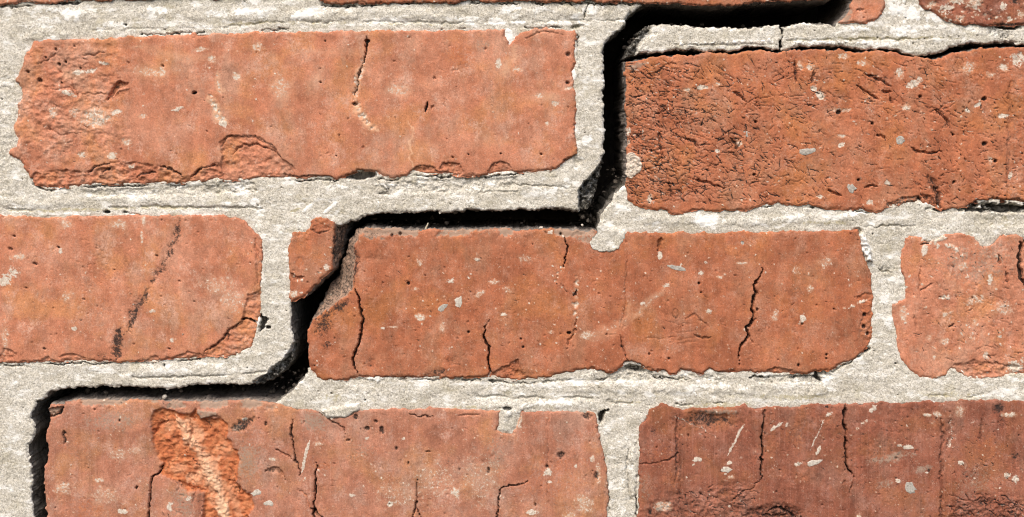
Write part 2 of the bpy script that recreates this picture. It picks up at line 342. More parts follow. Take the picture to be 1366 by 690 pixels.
EUL = [(862,3),(858,7),(844,18),(836,24),(835,31),(827,41),(821,46),(806,58),(804,77),(806,102),(807,113),(803,123),(806,143),(806,175),(806,196),(806,208),(801,222),(799,236),(797,252),(790,268),(782,280),(771,281),(757,279),(731,278),(711,280),(673,280),(622,281),(604,283),(589,285),(581,281),(563,282),(555,285),(532,283),(514,285),(494,287),(483,290),(478,294),(468,296),(455,302),(445,312),(440,335),(425,366),(402,385),(388,403),(389,425),(392,463),(390,482),(377,498),(362,509),(347,516),(327,513),(315,515),(300,513),(267,513),(233,517),(217,520),(200,517),(167,516),(133,516),(100,518),(80,520),(67,523),(60,531),(48,538),(43,553),(42,560),(47,573),(43,587),(39,593),(39,613),(43,627),(43,647),(43,667),(47,690),(47,800)]
MUL = [(-400,-205),(862,-205)]+EUL+[(-400,800)]
MLR = [(829,251),(825,254),(820,260),(816,267),(808,278),(800,288),(800,296),(798,303),(799,311),(791,317),(788,324),(790,331),(796,335),(816,336),(827,332),(832,323),(838,318),(850,330),(1120,340),(1120,460),(900,475),(440,490),(412,493),(404,507),(388,523),(370,536),(360,541),(380,547),(425,551),(440,575),(655,575),(662,590),(700,580),(780,580),(790,742),(790,800),(1790,800),(1790,78),(1592,78),(1560,100),(1560,250),(850,246),(838,243)]
MT1 = [(834,77),(838,66),(846,53),(854,44),(867,33),(885,33),(911,35),(936,36),(975,37),(1000,38),(1030,35),(1040,34),(1041.5,41),(1043,48),(1040,57),(1039,66),(1031,67),(1018,60),(995,63),(975,68),(952,68),(941,69),(923,65),(916,69),(900,67),(885,70),(864,70),(847,73)]
MT2 = [(1042,35),(1052,35),(1067,31),(1093,31),(1113,34),(1140,18),(1160,-20),(1166,-205),(1790,-205),(1790,62),(1450,62),(1366,60),(1339,56.5),(1323,58),(1306,57),(1288,59),(1270,61),(1262,67),(1249,72),(1234,74.5),(1211,72),(1200,69),(1193,65),(1170,65),(1149,67),(1124,63),(1093,63),(1062,61),(1052,65),(1040.5,67),(1042,57),(1045,48),(1043.5,41)]

def brick_field(P, seed, h=1.0, edge=6., drop=2.2, amp=.25, striae=.06, rag=(1.6, 1.4, 1.1)):
    F = Field(P, seed, rag)
    X, Y = F.X, F.Y
    F.H += h+amp*2*fb(X/70, Y/55, seed+20, 3)+amp*.9*fb(X/16, Y/13, seed+21, 4, .6)+.10*fb(X/5, Y/5, seed+22, 3, .6)
    F.H += striae*2*fb(X/3.2, Y/90, seed+23, 3, .6)
    pit = fb(X/3.6, Y/3.6, seed+24, 2); F.H -= .28*ss(.29, .38, pit)*ss(-.1, .2, fb(X/50, Y/50, seed+27, 2))
    ew = edge*(1+1.2*fb(X/20, Y/20, seed+25, 3))
    t = np.clip(1-np.maximum(F.d, 0)/np.maximum(ew, 1.5), 0, 1)
    up = np.clip(.62+.6*(F.qy-Y)/np.maximum(np.abs(F.d), 1.), .3, 1.1)
    F.H -= drop*up*(1-np.sqrt(np.maximum(1-t**2, 0)))+t*.5*np.abs(fb(X/6, Y/6, seed+26, 3))
    return F
R = random.Random(5)
def scatter(F, n, fn):
    xs, ys = [p[0] for p in F.poly], [p[1] for p in F.poly]
    x0, x1, y0, y1 = max(min(xs), -10), min(max(xs), 1376), max(min(ys), -5), min(max(ys), 700)
    for _ in range(n): fn(R.uniform(x0, x1), R.uniform(y0, y1))
def straw(F, n, box, L=(6, 22), dh=-.55, wd=(.9, 1.7), soot=.35, skew=False):
    for _ in range(n):
        x, y = R.uniform(box[0], box[2]), R.uniform(box[1], box[3])
        if skew: x = min(x, R.uniform(box[0], box[2]))
        a = R.gauss(.45, .55)+(math.pi if R.random() < .5 else 0); k = R.gauss(0, .022); l = R.uniform(*L)*R.uniform(.5, 1)
        pts = [(x, y)]
        for i in range(4):
            x += math.cos(a)*l/4; y += math.sin(a)*l/4; a += k*l/4*1.6; pts.append((x, y))
        F.stroke(pts, R.uniform(*wd)*.5, dh*R.uniform(.3, .75), .45, .3, **({'soot': min(1, soot*R.uniform(.5, 2.0))} if R.random() < .78 else {'lime': R.uniform(.2, .5)}))  # most grooves get their shade painted in, the rest turn pale
def flecks(F, n, smin=.8, smax=2.4, lime=.8):
    scatter(F, n, lambda x, y: F.blob(x, y, R.uniform(smin, smax)*1.5, R.uniform(smin, smax), R.uniform(0, 180), .12, .5, .2, 3, lime=lime*R.uniform(.5, 1)))
def pits(F, n, smin=.5, smax=1.6):
    scatter(F, int(n*.45), lambda x, y: F.blob(x, y, R.uniform(smin, smax)*1.5, R.uniform(smin, smax), R.uniform(0, 180), -R.uniform(.2, .8), .6, .5, 3, soot=R.uniform(.15, .7)))  # each pit is sunk and has shade painted inside
def crack(F, pts, wd=1.7, dh=-5., soot=.9): F.stroke(pts, wd*.92, dh*.7, .2, 1.0, soot=soot*.9)  # groove with its inner shade painted in
def chip(parent, F, x, y, rx, ry, ang, mat, name='lime_chip', up=.25, label=None):
    up *= .35
    """a small stone or lime lump set in the face"""
    w_ = F.win(x-1, y-1, x+1, y+1); h = float(np.median(F.H[w_]))
    v = []; f = []; n = 11; rings = [(1.0, -.5), (.93, .45), (.72, .8), (.38, 1.0)]; a = math.radians(ang); rr = [R.uniform(.6, 1.2) for _ in range(n)]
    for k, (r, z) in enumerate(rings):
        for i in range(n):
            t = 2*math.pi*i/n; u, q = rx*r*rr[i]*math.cos(t), ry*r*rr[(i*3+1) % n]*math.sin(t)
            z2 = h+z*up*(1+(R.uniform(-.35, .35) if k else 0))
            v.append(((x+u*math.cos(a)-q*math.sin(a)-CX)*PX, -z2*.001, (CY-y-u*math.sin(a)-q*math.cos(a))*PX-BASE))
    for k in range(len(rings)-1):
        for i in range(n): f.append((k*n+(i+1) % n, k*n+i, (k+1)*n+i, (k+1)*n+(i+1) % n))
    v.append(((x-CX)*PX, -(h+up)*.001, (CY-y)*PX-BASE)); f += [(3*n+(i+1) % n, 3*n+i, 4*n) for i in range(n)]
    me = bpy.data.meshes.new(name); me.from_pydata(v, [], f); me.materials.append(mat); me.polygons.foreach_set('use_smooth', [True]*len(f)); me.update()
    o = bpy.data.objects.new(name, me); C.objects.link(o); o.parent = parent
    if label: o['label'] = label

# ---- first course, left brick
F = brick_field(P1, 11, 1.0, 5, 2.0, .22, .05)
crack(F, [(490,52),(488,66),(486,82)], 1.6); F.blob(490, 55, 3.4, 2.6, 0, -4, soot=1)
F.stroke([(486,82),(482,92),(478,106),(474,122),(474,137),(478,148),(488,162),(500,172)], 4.5, -.6, lime=.55)
crack(F, [(486,82),(481,97),(478,105),(475,122),(474,135)], 1.0, -2, .8); F.blob(473, 139, 4, 2.5, 0, -1.5, soot=.7)
F.stroke([(143,131),(152,122),(160,115),(171,111)], 4.2, -1.6, soot=.45); F.stroke([(150,130),(160,122),(172,117)], 2.5, .5)
F.patch([(294,222),(297,205),(294,192),(302,184),(318,181),(338,183),(355,190),(370,200),(377,211),(391,223),(396,240),(350,242),(300,244)], -.9, 1.6, .9, 9)
F.stroke([(296,196),(303,184),(319,180),(338,182),(356,189),(371,199)], 1.5, -.5, soot=.55)  # shaded rim of the chip, painted dark
F.stroke([(310,205),(325,194),(345,192),(362,200),(376,210)], 1.5, -.8, soot=.5)  # second shaded rim, painted dark
F.patch([(40,241),(50,228),(118,229),(150,216),(180,215),(205,221),(225,224),(241,231),(256,236),(270,222),(294,216),(298,244),(200,247),(60,253)], -.6, 1.6, 1.3, 8)
for p in ([(118,231),(128,222),(150,217)], [(182,238),(196,229),(210,232)], [(213,224),(222,222),(236,229),(247,235)], [(256,238),(270,223),(292,221)], [(135,233),(150,222)]): F.stroke(p, 1.6, -.9, soot=.75)
F.patch([(25,60),(150,52),(165,80),(150,140),(165,180),(140,214),(20,214)], -.1, 70, .8, 9)
F.blob(260, 124, 3.6, 2.2, -20, -2, soot=1); F.stroke([(230,149),(245,144)], 1.9, .15, lime=1)
F.stroke([(281,126),(286,142),(294,158),(303,165)], 5, -.4, lime=.75); F.stroke([(288,98),(292,108),(297,126)], 2.6, -.3, lime=.7); F.blob(298, 165, 6, 4, 0, .1, lime=1)
for x, y, a, b, g, v in [(105,97,8,4,0,.9),(122,95,12,4,-10,.7),(141,85,10,2.5,10,.8),(90,124,14,4,20,.75),(128,157,24,15,10,.5),(156,150,9,4,-10,.7),(268,66,11,4,0,.6),(283,79,6,5,0,.6),(315,102,7,6,0,.6),(217,95,5,8,0,.5),(345,62,9,7,0,.5),(375,116,15,18,0,.3),(530,121,15,8,0,.4),(72,150,8,10,0,.4),(100,150,9,9,0,.4),(192,155,7,4,0,.5),(665,85,5,7,0,.7),(690,92,8,5,0,.4),(200,97,20,7,10,.35),(720,128,7,4,0,.5),(757,118,9,3,-20,.55),(740,138,7,4,0,.5),(730,165,4,3,0,.6),(110,207,9,5,0,.5),(150,208,8,6,0,.6),(176,222,7,4,0,.7),(170,190,8,6,0,.5)]: F.blob(x, y, a, b, g, -.1, .6, .4, lime=v)
F.blob(614, 74, 27, 20, 0, 0, .6, .3, fresh=.42, rs=9); F.blob(160, 80, 30, 20, 0, 0, .6, .3, fresh=.3); F.blob(640, 60, 20, 12, 0, 0, .6, .3, dust=.3)
F.stroke([(572,137),(567,149)], 1.9, -2, soot=1); F.stroke([(580,140),(577,147)], 1.2, -.8, soot=.4); F.stroke([(577,103),(582,105)], 1.2, -.8, soot=.6)
for x, y, a in [(54,107,3.6),(75,66,3),(80,86,3),(38,96,3),(428,110,2),(449,208,1.3),(604,210,2),(668,205,2),(625,206,1.5),(758,73,4),(757,111,3.5),(108,91,1.8),(434,55,1.6),(62,77,2.2),(88,83,2.5),(218,88,2.2),(722,206,2.2),(690,236,2),(100,62,1.8)]: F.blob(x, y, a, a*.8, 40, -1.1, .5, .3, soot=.75)
for p in ([(588,227),(592,219),(603,215),(614,218),(618,230),(612,234),(592,234)], [(650,228),(657,220),(668,216),(681,220),(686,232),(650,233)], [(546,229),(560,221),(575,222),(590,233),(560,234)], [(378,232),(400,236),(425,234),(445,236),(440,241),(380,241)], [(755,210),(770,205),(768,212),(745,224)], [(458,236),(470,231),(482,228),(498,227),(505,232),(480,236)]): F.patch(p, -.9, 1.5, 1.0, 6); F.stroke(p[:4], 1.2, -.3, soot=.45)
F.patch([(752,214),(768,205),(768,210),(758,218)], -.8, 2, .8, soot=.7)
pits(F, 90); flecks(F, 70, .6, 1.6); straw(F, 60, (30, 60, 160, 230), (4, 12), -.4, (.8, 1.3), .4)
straw(F, 25, (160, 60, 760, 220), (3, 8), -.4, (.8, 1.2), .4)
for p in ([(50,85),(75,72)], [(110,75),(140,70)], [(60,120),(95,118),(100,126)], [(65,170),(80,180),(110,178)], [(95,105),(105,130)], [(110,126),(140,124)], [(700,50),(720,42),(750,46)]): F.stroke(p, 1.1, -.6, soot=.35)
for q_, w_, v_ in [([(475,136),(478,148),(488,162),(503,175)], 6, .7), ([(486,84),(480,98),(476,112),(474,136)], 4, .6), ([(281,126),(286,142),(294,158),(303,167)], 6, .7), ([(288,98),(292,108),(297,128)], 4, .5), ([(549,160),(549,235)], 1.6, .7), ([(690,62),(680,85),(672,100)], 5, .35), ([(180,62),(230,75),(300,78)], 7, .25)]: F.stroke(q_, w_, 0, .9, 2, pale=v_)
for x, y, a, c, v in [(128,157,28,18,.5),(100,100,22,8,.35),(375,120,18,22,.35),(530,121,24,12,.3),(655,190,30,14,.18),(420,110,16,30,.2),(200,95,26,10,.3),(560,200,40,16,.15),(725,130,22,9,.35),(450,70,60,9,.2)]: F.blob(x, y, a, c, 0, 0, .9, .6, 8, pale=v)
build('brick', F, M_OR, wall, label='smooth orange brick left of the crack, its lower edge spalled')

# ---- first course, right brick, covered in straw marks
F = brick_field(P2, 22, .8, 4, 1.4, .3, .02)
F.H += .4*fb(F.X/8, F.Y/8, 33, 4, .6)
straw(F, 1250, (838, 84, 1120, 272), (5, 20), -.6, (.7, 1.5), .55, True); straw(F, 420, (838, 90, 985, 265), (5, 16), -.55, (.7, 1.5), .4, True); straw(F, 60, (838, 84, 1110, 270), (12, 30), -.8, (1.0, 1.9), .6, True)
straw(F, 800, (1000, 76, 1360, 275), (4, 16), -.5, (.7, 1.3), .45); straw(F, 200, (1225, 130, 1366, 275), (3, 9), -.9, (.9, 1.7), .6)
straw(F, 90, (1040, 80, 1260, 150), (10, 26), -.6, (.8, 1.4), .5)
for p in ([(925,240),(945,244),(966,252)], [(978,121),(986,128),(995,135)], [(1152,100),(1175,107),(1190,114)], [(1142,115),(1158,124),(1171,134)], [(880,180),(881,195),(883,212)], [(1214,197),(1222,203),(1235,203),(1256,202)], [(1102,255),(1115,260),(1122,262)], [(1152,251),(1165,247),(1172,250)], [(910,184),(925,188),(932,196)], [(975,185),(981,192),(981,200)], [(1170,180),(1182,184)], [(1175,122),(1190,124)], [(1247,145),(1258,158),(1266,168)], [(1188,130),(1190,138)], [(1060,82),(1062,110)], [(1086,95),(1083,112)], [(893,245),(899,262)]): F.stroke(p, 2.0, -1.2, soot=.6)
F.stroke([(1237,234),(1245,248),(1250,262),(1254,276)], 6, -.8, soot=.5); F.stroke([(1245,248),(1250,262),(1254,278)], 2.5, -1.2, soot=.7)
F.patch([(1180,277),(1190,268),(1212,262),(1226,260),(1226,272),(1200,274)], -.7, 2, 1.4, 6, soot=.45, dust=.5); F.patch([(1228,258),(1240,262),(1258,278),(1234,276)], -.8, 2, 1.2, 6, soot=.5)
F.stroke([(1226,262),(1226,273)], 1.5, -2, soot=.9)
F.patch([(1290,275),(1300,268),(1330,265),(1366,267),(1450,270),(1450,280)], -1.0, 3, 1., soot=.6)
F.patch([(834,205),(840,203),(848,208),(852,214),(856,223),(850,232),(844,238),(834,236)], .35, 2, .5, 5, lime=.95, soot=-1)
for x, y, a, b, g, v in [(838,175,4,6,0,.8),(838,190,4,4,0,.6),(1122,193,6,3,-25,1),(1123,182,8,2.5,0,.5),(1182,244,5,4,0,.9),(1084,117,6,5,0,1),(1095,128,9,6,30,.8),(937,117,12,4,-5,.85),(915,120,7,3,0,.6),(958,113,6,3,0,.6),(1150,85,9,5,0,.4),(1200,98,7,7,0,.6),(1218,112,14,6,-35,.7),(1208,143,6,5,0,.6),(1337,155,9,3,-10,.9),(1289,147,4.5,4,0,.9),(1304,140,6,2.5,-25,.9),(1356,79,13,10,0,.7),(1338,90,8,6,0,.6),(1320,100,6,5,0,.5),(1290,90,10,10,0,.4),(1120,147,14,3,0,.4),(867,266,4,7,0,.6),(1094,262,4,3,0,.7),(1347,235,4,7,0,.8),(1320,214,3,6,0,.5),(985,190,5,5,0,.5),(957,202,4,3,-30,.9),(1160,270,5,4,0,.6),(1067,88,5,7,0,.5),(1080,90,7,5,0,.5),(1125,75,8,4,0,.5)]: F.blob(x, y, a, b, g, -.15, .6, .45, lime=v)
for x, y, a in [(1118,150,3.5),(1227,129,2),(1163,165,1.6),(1312,132,3),(1313,192,3),(1327,215,2.3),(1006,233,1.8),(1271,180,1.3),(1145,240,2),(1040,274,2),(1272,243,2),(1008,163,1.7)]: F.blob(x, y, a*1.3, a, -20, -1.6, .4, .3, soot=1)
for x, y, a, b in [(1085,190,60,40),(1290,170,45,30),(1010,130,30,25),(990,220,50,30)]: F.blob(x, y, a, b, 0, 0, .8, .3, fresh=.3, rs=14)
F.stroke([(1347,110),(1345,180),(1343,270)], 3, -.5, soot=.3); F.patch([(1350,60),(1450,60),(1450,285),(1346,285)], 0, 10, .3, 8, dust=.18)
F.blob(850, 88, 16, 5, -15, 0, .5, .4, dust=.6)
pits(F, 120); flecks(F, 130, .6, 1.7, .7)
b = build('brick', F, M_OR2, wall, label='brick right of the crack, its face covered in fine straw marks')
for x, y, a, c, g, m, nm in [(1075,202,13,4.6,-8,M_GREY,'grey_grit'),(997,180,11,5,32,M_GREY,'grey_grit'),(1200,187,6.5,6,40,M_GREY,'grey_grit'),(1135,251.5,7,7.5,0,M_GREY,'pebble')]: chip(b, F, x, y, a, c, g, m, nm, .3)

# ---- second course, left brick
F = brick_field(P3, 33, .9, 4, 1.8, .22, .06)
for p, wdt, v in [([(241,292),(236,310),(228,332),(224,345)], 5, .6), ([(222,345),(210,365),(203,378)], 5, .6), ([(200,385),(190,400),(180,412),(176,428),(168,445)], 6, .7), ([(160,440),(158,460),(156,478)], 8, .8)]: F.stroke(p, wdt, -.15, .9, 1.6, soot=v)
for x, y, a, c, v in [(191,400,8,6,.65),(175,419,6,9,.6),(159,442,5,4,.9),(160,455,7,9,.6),(155,468,10,8,.5),(138,474,9,5,.35),(218,352,3,8,.45),(234,310,4,9,.3)]: F.blob(x, y, a, c, 0, -.2, .8, .7, 4, soot=v)
F.patch([(352,410),(348,430),(346,445),(339,465),(313,477),(272,474),(283,464),(299,451),(308,440),(322,430),(326,412),(332,393),(352,388)], -.8, 1.5, .9, 8, fresh=.25)
crack(F, [(322,427),(330,425),(338,429),(346,431)], 1.7, -4); F.stroke([(324,427),(310,438),(300,450),(285,462),(273,470)], 1.5, -.9, soot=.6); crack(F, [(306,437),(305,446),(306,455)], 1., -2, .7)  # crack and step edge of the broken corner, shade painted in
for x, y, a, c, g, v in [(8,373,10,9,0,.95),(20,362,10,8,0,.7),(25,343,12,4,0,.5),(192,296,4,9,0,.55),(190,315,2,10,0,.45),(90,396,9,7,-30,.35),(99,438,5,3,0,.9),(230,453,4,4,0,.8),(203,415,7,2.5,-20,.7),(8,450,5,30,0,.35),(290,380,26,14,0,.3),(310,400,18,18,0,.3),(82,335,2.5,5,0,.8),(160,300,14,7,0,.4),(90,300,9,7,0,.4)]: F.blob(x, y, a, c, g, .05, .6, .5, lime=v)
for p in ([(0,474),(8,466),(25,470),(22,486),(0,487)], [(55,480),(66,475),(72,484),(58,487)], [(200,476),(212,472),(214,481),(190,484)], [(80,475),(100,472),(115,480),(90,485)], [(230,478),(250,470),(270,474),(262,481),(235,483)]): F.patch(p, -.7, 1.5, .8, 5)
for x, y, a in [(48,352,3),(15,332,3),(210,341,2),(113,399,2),(36,384,1.5),(240,375,1.6),(226,465,2),(79,330,2),(153,360,1.6),(260,402,1.5),(60,465,2),(20,315,2)]: F.blob(x, y, a*1.3, a*.8, 20, -.9, .5, .3, soot=.75)
F.stroke([(340,320),(345,350),(344,380)], 2.2, -.6, soot=.25)
F.blob(120, 400, 60, 50, 0, 0, .8, .3, fresh=.22, rs=14)
pits(F, 130, .6, 1.4); flecks(F, 60, .6, 1.4, .7)
b = build('brick', F, M_OR, wall, label='orange brick at the left edge with a black diagonal stain and a broken corner')

# ---- second course, broken-off corner left on the mortar
F = brick_field(P5, 44, 1.2, 4, 1.8, .35, .02)
F.facet((446,303), (443,356), .55, dust=.9, soot=.5); F.stroke([(454,300),(450,320),(447,345)], 6, -.6, soot=.7)  # dusty broken side with its shade painted over it
F.stroke([(388,366),(396,371),(406,369)], 3, -1.1, soot=.4); F.blob(436, 357, 6, 5, 0, 0, .5, .5, lime=.7); F.blob(392, 392, 6, 5, 0, 0, .5, .5, lime=.6); F.blob(400, 350, 6, 8, 0, -.3, fresh=.5)
F.patch([(386,318),(405,316),(412,310),(452,306),(452,296),(420,286)], -.3, 2, .5, 5, dust=.2); F.stroke([(413,305),(425,312),(440,308)], 1.3, -.6, soot=.5)
pits(F, 14); flecks(F, 14)
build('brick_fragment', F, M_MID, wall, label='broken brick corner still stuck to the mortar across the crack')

# ---- second course, middle brick
F = brick_field(P4, 55, .9, 5, 2.0, .25, .06)
poly_sl = [(380,300),(492,300),(483,312),(474,330),(476,345),(475,372),(472,384),(462,397),(443,410),(423,426),(410,438),(380,440)]
d_, _, _ = sdf(F.WX, F.WY, poly_sl); dd = np.maximum(d_, 0)
F.H -= np.minimum(dd*.30+ss(0, 4, dd)*.8, 11)*1.0; F.H += ss(0, 6, dd)*1.2*fb(F.X/9, F.Y/9, 71, 4)
F.A['dust'] = np.maximum(F.A['dust'], ss(0, 4, d_)*.95); F.A['soot'] = np.maximum(F.A['soot'], ss(0, 5, d_)*.5)  # dusty fracture face with dark shading painted over it
F.stroke([(424,444),(432,424),(446,411),(464,400)], 7, -.2, .9, 1.5, soot=.55); F.stroke([(472,330),(477,345),(474,380)], 4.5, -.4, .9, 1.5, soot=.6)
F.blob(432, 432, 13, 20, 30, 0, .8, .6, soot=.75); F.blob(437, 458, 7, 10, 0, 0, .8, .6, soot=.55); F.blob(455, 408, 16, 7, -35, 0, .8, .6, soot=.7)
F.stroke([(476,307),(560,310),(650,309),(700,310),(795,309)], 6, -.7, .5, 1, taper=False, dust=.95); F.blob(500, 312, 20, 8, 0, -.3, .5, .5, dust=.8, soot=.3)
F.blob(780, 316, 20, 10, 0, -.5, .5, .3, dust=.6)
crack(F, [(473,383),(479,395),(481,408),(485,420),(484,440),(480,455),(474,468),(471,480),(473,490),(478,500)], 1.7)
crack(F, [(646,434),(646,450),(650,465),(653,480),(655,495),(651,503)], 1.6); crack(F, [(653,424),(646,436)], .8, -1, .5)
crack(F, [(754,316),(756,328),(754,342),(751,356)], 1.3, -3); F.stroke([(751,355),(745,364),(741,378)], 3, -.5, lime=.7); crack(F, [(748,380),(758,392)], .7, -.8, .4)
F.stroke([(768,366),(768,380),(767,395),(769,412),(768,422)], 4.5, -.4, lime=.65); crack(F, [(768,386),(767,396)], 1.2, -2, .8); crack(F, [(768,425),(766,440),(760,452),(756,464)], .9, -1.2, .5); F.blob(759, 444, 3.4, 2, 0, -2, soot=1)
crack(F, [(1018,358),(1012,372),(1005,381),(1008,391),(1003,407),(1005,427),(996,437),(998,448),(990,458),(986,471),(986,488)], 1.7); crack(F, [(998,448),(1006,458)], .8, -1, .5)
crack(F, [(827,446),(829,462),(834,474),(838,482)], 1.1, -1.5, .55); F.blob(846, 488, 13, 6, 15, -3, .5, .4, soot=.95); F.blob(800, 500, 9, 6, 0, -1, .6, .5, soot=.5, dust=.6)
F.stroke([(836,345),(834,375),(833,405),(827,440)], 1.0, -.35, soot=.35)
for y in (428, 440, 450, 455): F.stroke([(880+(y-428), y),(905,y+4),(930,y+1)], .8, -.2, soot=.12)
F.stroke([(914,424),(925,420),(938,429),(946,437)], 1.2, -.5, soot=.4); F.stroke([(925,448),(938,452),(950,448)], 1.2, -.8, soot=.5); F.stroke([(860,450),(880,452),(910,447)], .8, -.3, soot=.2)
for t in range(14):
    a = 2*math.pi*t/14; F.blob(901+4*math.cos(a), 418+6*math.sin(a), 1.0, 1.0, 0, -.4, .4, .1, soot=.5)
for x, y, a, c, g, v in [(637,346,5,3,0,.9),(602,374,6,4,-10,.7),(672,419,5,3,0,.8),(677,385,6,5,0,.4),(560,423,9,5,0,.6),(590,437,4,8,0,.4),(511,437,4,2,0,.8),(526,436,10,1.5,0,.6),(858,405,4,3,0,.8),(888,381,5,2.5,-20,.7),(935,364,4,3,0,.7),(945,415,4,4,0,.7),(1070,425,4,6.5,0,.9),(1080,385,5,5,0,.4),(1033,420,5,10,20,.4),(995,438,5,4,0,.5),(988,351,8,2,0,.6),(941,350,4,3,0,.7),(1060,360,8,6,0,.3),(1100,350,12,8,0,.3),(785,448,10,6,0,.5),(560,350,6,6,0,.4),(735,443,6,3,0,.5),(660,376,8,4,0,.4),(700,345,12,6,0,.3),(555,385,4,3,0,.5),(480,300,8,3,0,.5),(960,370,5,3,0,.5),(640,392,8,4,-30,.4),(735,310,4,3,0,.7)]: F.blob(x, y, a, c, g, .05, .6, .5, lime=v)
F.stroke([(893,375),(878,392),(860,408),(848,425)], 2.2, 0, .8, 1.2, lime=.3); F.stroke([(850,418),(825,432),(790,445)], 2.2, 0, .8, 1.5, lime=.25); F.stroke([(1126,413),(1138,407),(1156,400)], 3.2, .2, .5, lime=.85)
F.stroke([(881,318),(879,332)], 3.5, -1.3, soot=.35); F.blob(880, 341, 4, 6, 0, 0, .4, .2, lime=.8)
F.patch([(1140,395),(1164,390),(1164,460),(1152,466),(1146,440),(1150,420)], -.5, 2, .8, 6, fresh=.3)
for x, y, a in [(1153,420,3),(1152,436,3),(1157,445,2.5),(1102,473,2),(1102,478,1.6),(625,443,2),(695,452,1.8),(698,463,1.8),(748,312,2),(545,378,2.4),(932,378,2),(935,390,1.6),(990,324,2.),(1150,310,3),(1112,412,1.5),(1010,413,2),(1070,432,1.5),(534,312,2.4),(523,314,2.4),(866,472,1.5),(892,478,1.6),(1065,487,2)]: F.blob(x, y, a, a*1.1, 0, -1.2, .5, .3, soot=.85)
for x, y, a, c, v in [(585,497,15,6,.6),(532,503,25,4,.5),(495,486,10,8,.4),(600,482,8,6,.35),(700,500,20,6,.3),(500,345,14,5,.2)]: F.blob(x, y, a, c, 0, -.3, .8, .6, soot=v)
for p in ([(736,505),(757,497),(780,493),(800,497),(780,503),(745,508)], [(870,500),(880,493),(890,497),(884,504)], [(905,499),(918,494),(930,500),(915,504)], [(940,500),(948,492),(960,496),(972,502)], [(1016,500),(1035,490),(1060,494),(1050,502)], [(650,500),(690,480),(700,500),(680,510)]): F.patch(p, -.8, 1.5, .9, 5)
F.blob(900, 420, 110, 70, 0, 0, .9, .3, soot=.07, rs=20)
F.blob(1090, 400, 60, 60, 0, 0, .9, .3, fresh=.25, rs=16)
pits(F, 260, .6, 1.5); flecks(F, 170, .6, 1.6, .75); straw(F, 110, (480, 320, 1150, 495), (3, 10), -.4, (.7, 1.2), .4)
for q_, w_, v_ in [([(893,375),(870,398),(845,428)], 5, .3), ([(850,418),(820,436),(785,452)], 9, .25), ([(840,400),(832,440)], 6, .3)]: F.stroke(q_, w_, 0, .9, 2, pale=v_)
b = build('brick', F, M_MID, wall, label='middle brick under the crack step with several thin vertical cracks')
for x, y, a, c, g, m, nm in [(590,411,8.5,4.5,-35,M_GREY,'grey_grit'),(612,403,5.5,8.5,10,M_LIME,'lime_chip'),(902,357,15,4,14,M_GREY,'grey_grit'),(989,324,11,3,5,M_GREY,'grey_grit')]: chip(b, F, x, y, a, c, g, m, nm, .28)

# ---- second course, right brick
F = brick_field(P6, 66, .45, 3, .9, .35, .03)
F.H += .6*fb(F.X/10, F.Y/10, 61, 4, .6)*ss(1215, 1260, F.X)
straw(F, 230, (1225, 330, 1366, 495), (4, 15), -.35, (.6, 1.3), .4); straw(F, 30, (1290, 380, 1366, 490), (10, 24), -.5, (.8, 1.5), .4)
F.stroke([(1366,318),(1360,335),(1358,352),(1362,372),(1370,386)], 2.6, -3, soot=.95)
F.stroke([(1237,322),(1250,328),(1262,326),(1275,334),(1286,343)], 4, .3, .6, 1.5, lime=.95); F.stroke([(1245,318),(1262,318)], 4, .3, .6, 1.5, lime=.8)
F.blob(1233, 334, 5, 10, 10, .2, .4, .2, lime=.8); F.stroke([(1229,325),(1240,322)], 1.6, -1, soot=.7)
for x, y, a, c, g, v in [(1258,397,9,3.5,0,.8),(1320,372,4,8,0,.7),(1355,490,12,10,0,.8),(1260,420,5,4,0,.6),(1300,430,4,8,0,.4),(1260,455,7,5,0,.5),(1315,475,5,6,0,.7),(1240,450,5,5,0,.4),(1300,400,12,8,0,.4),(1205,420,6,14,0,.4),(1340,410,14,10,0,.35),(1285,355,8,6,0,.4)]: F.blob(x, y, a, c, g, 0, .6, .5, lime=v)
F.stroke([(1331,340),(1334,355)], 1.6, -1, soot=.6); F.stroke([(1343,362),(1345,378)], 1.6, -1, soot=.6); F.stroke([(1266,436),(1274,434)], 1.6, -1.2, soot=.8); F.stroke([(1250,396),(1262,399)], 1.3, -.8, soot=.6)
F.stroke([(1228,355),(1226,380),(1227,395)], 1.2, -.6, soot=.4); F.stroke([(1226,388),(1243,378)], 1.2, -.7, soot=.5); F.stroke([(1220,420),(1224,440)], 1.2, -.6, soot=.4)
F.patch([(1270,488),(1280,492),(1292,502),(1366,500),(1366,490),(1300,480)], -.6, 3, 1., 6)
F.blob(1300, 350, 70, 40, 0, 0, .8, .3, dust=.4, rs=14)
pits(F, 60); flecks(F, 70)
b = build('brick', F, M_OR, wall, label='brick at the right edge with a ragged pale-smeared outline')

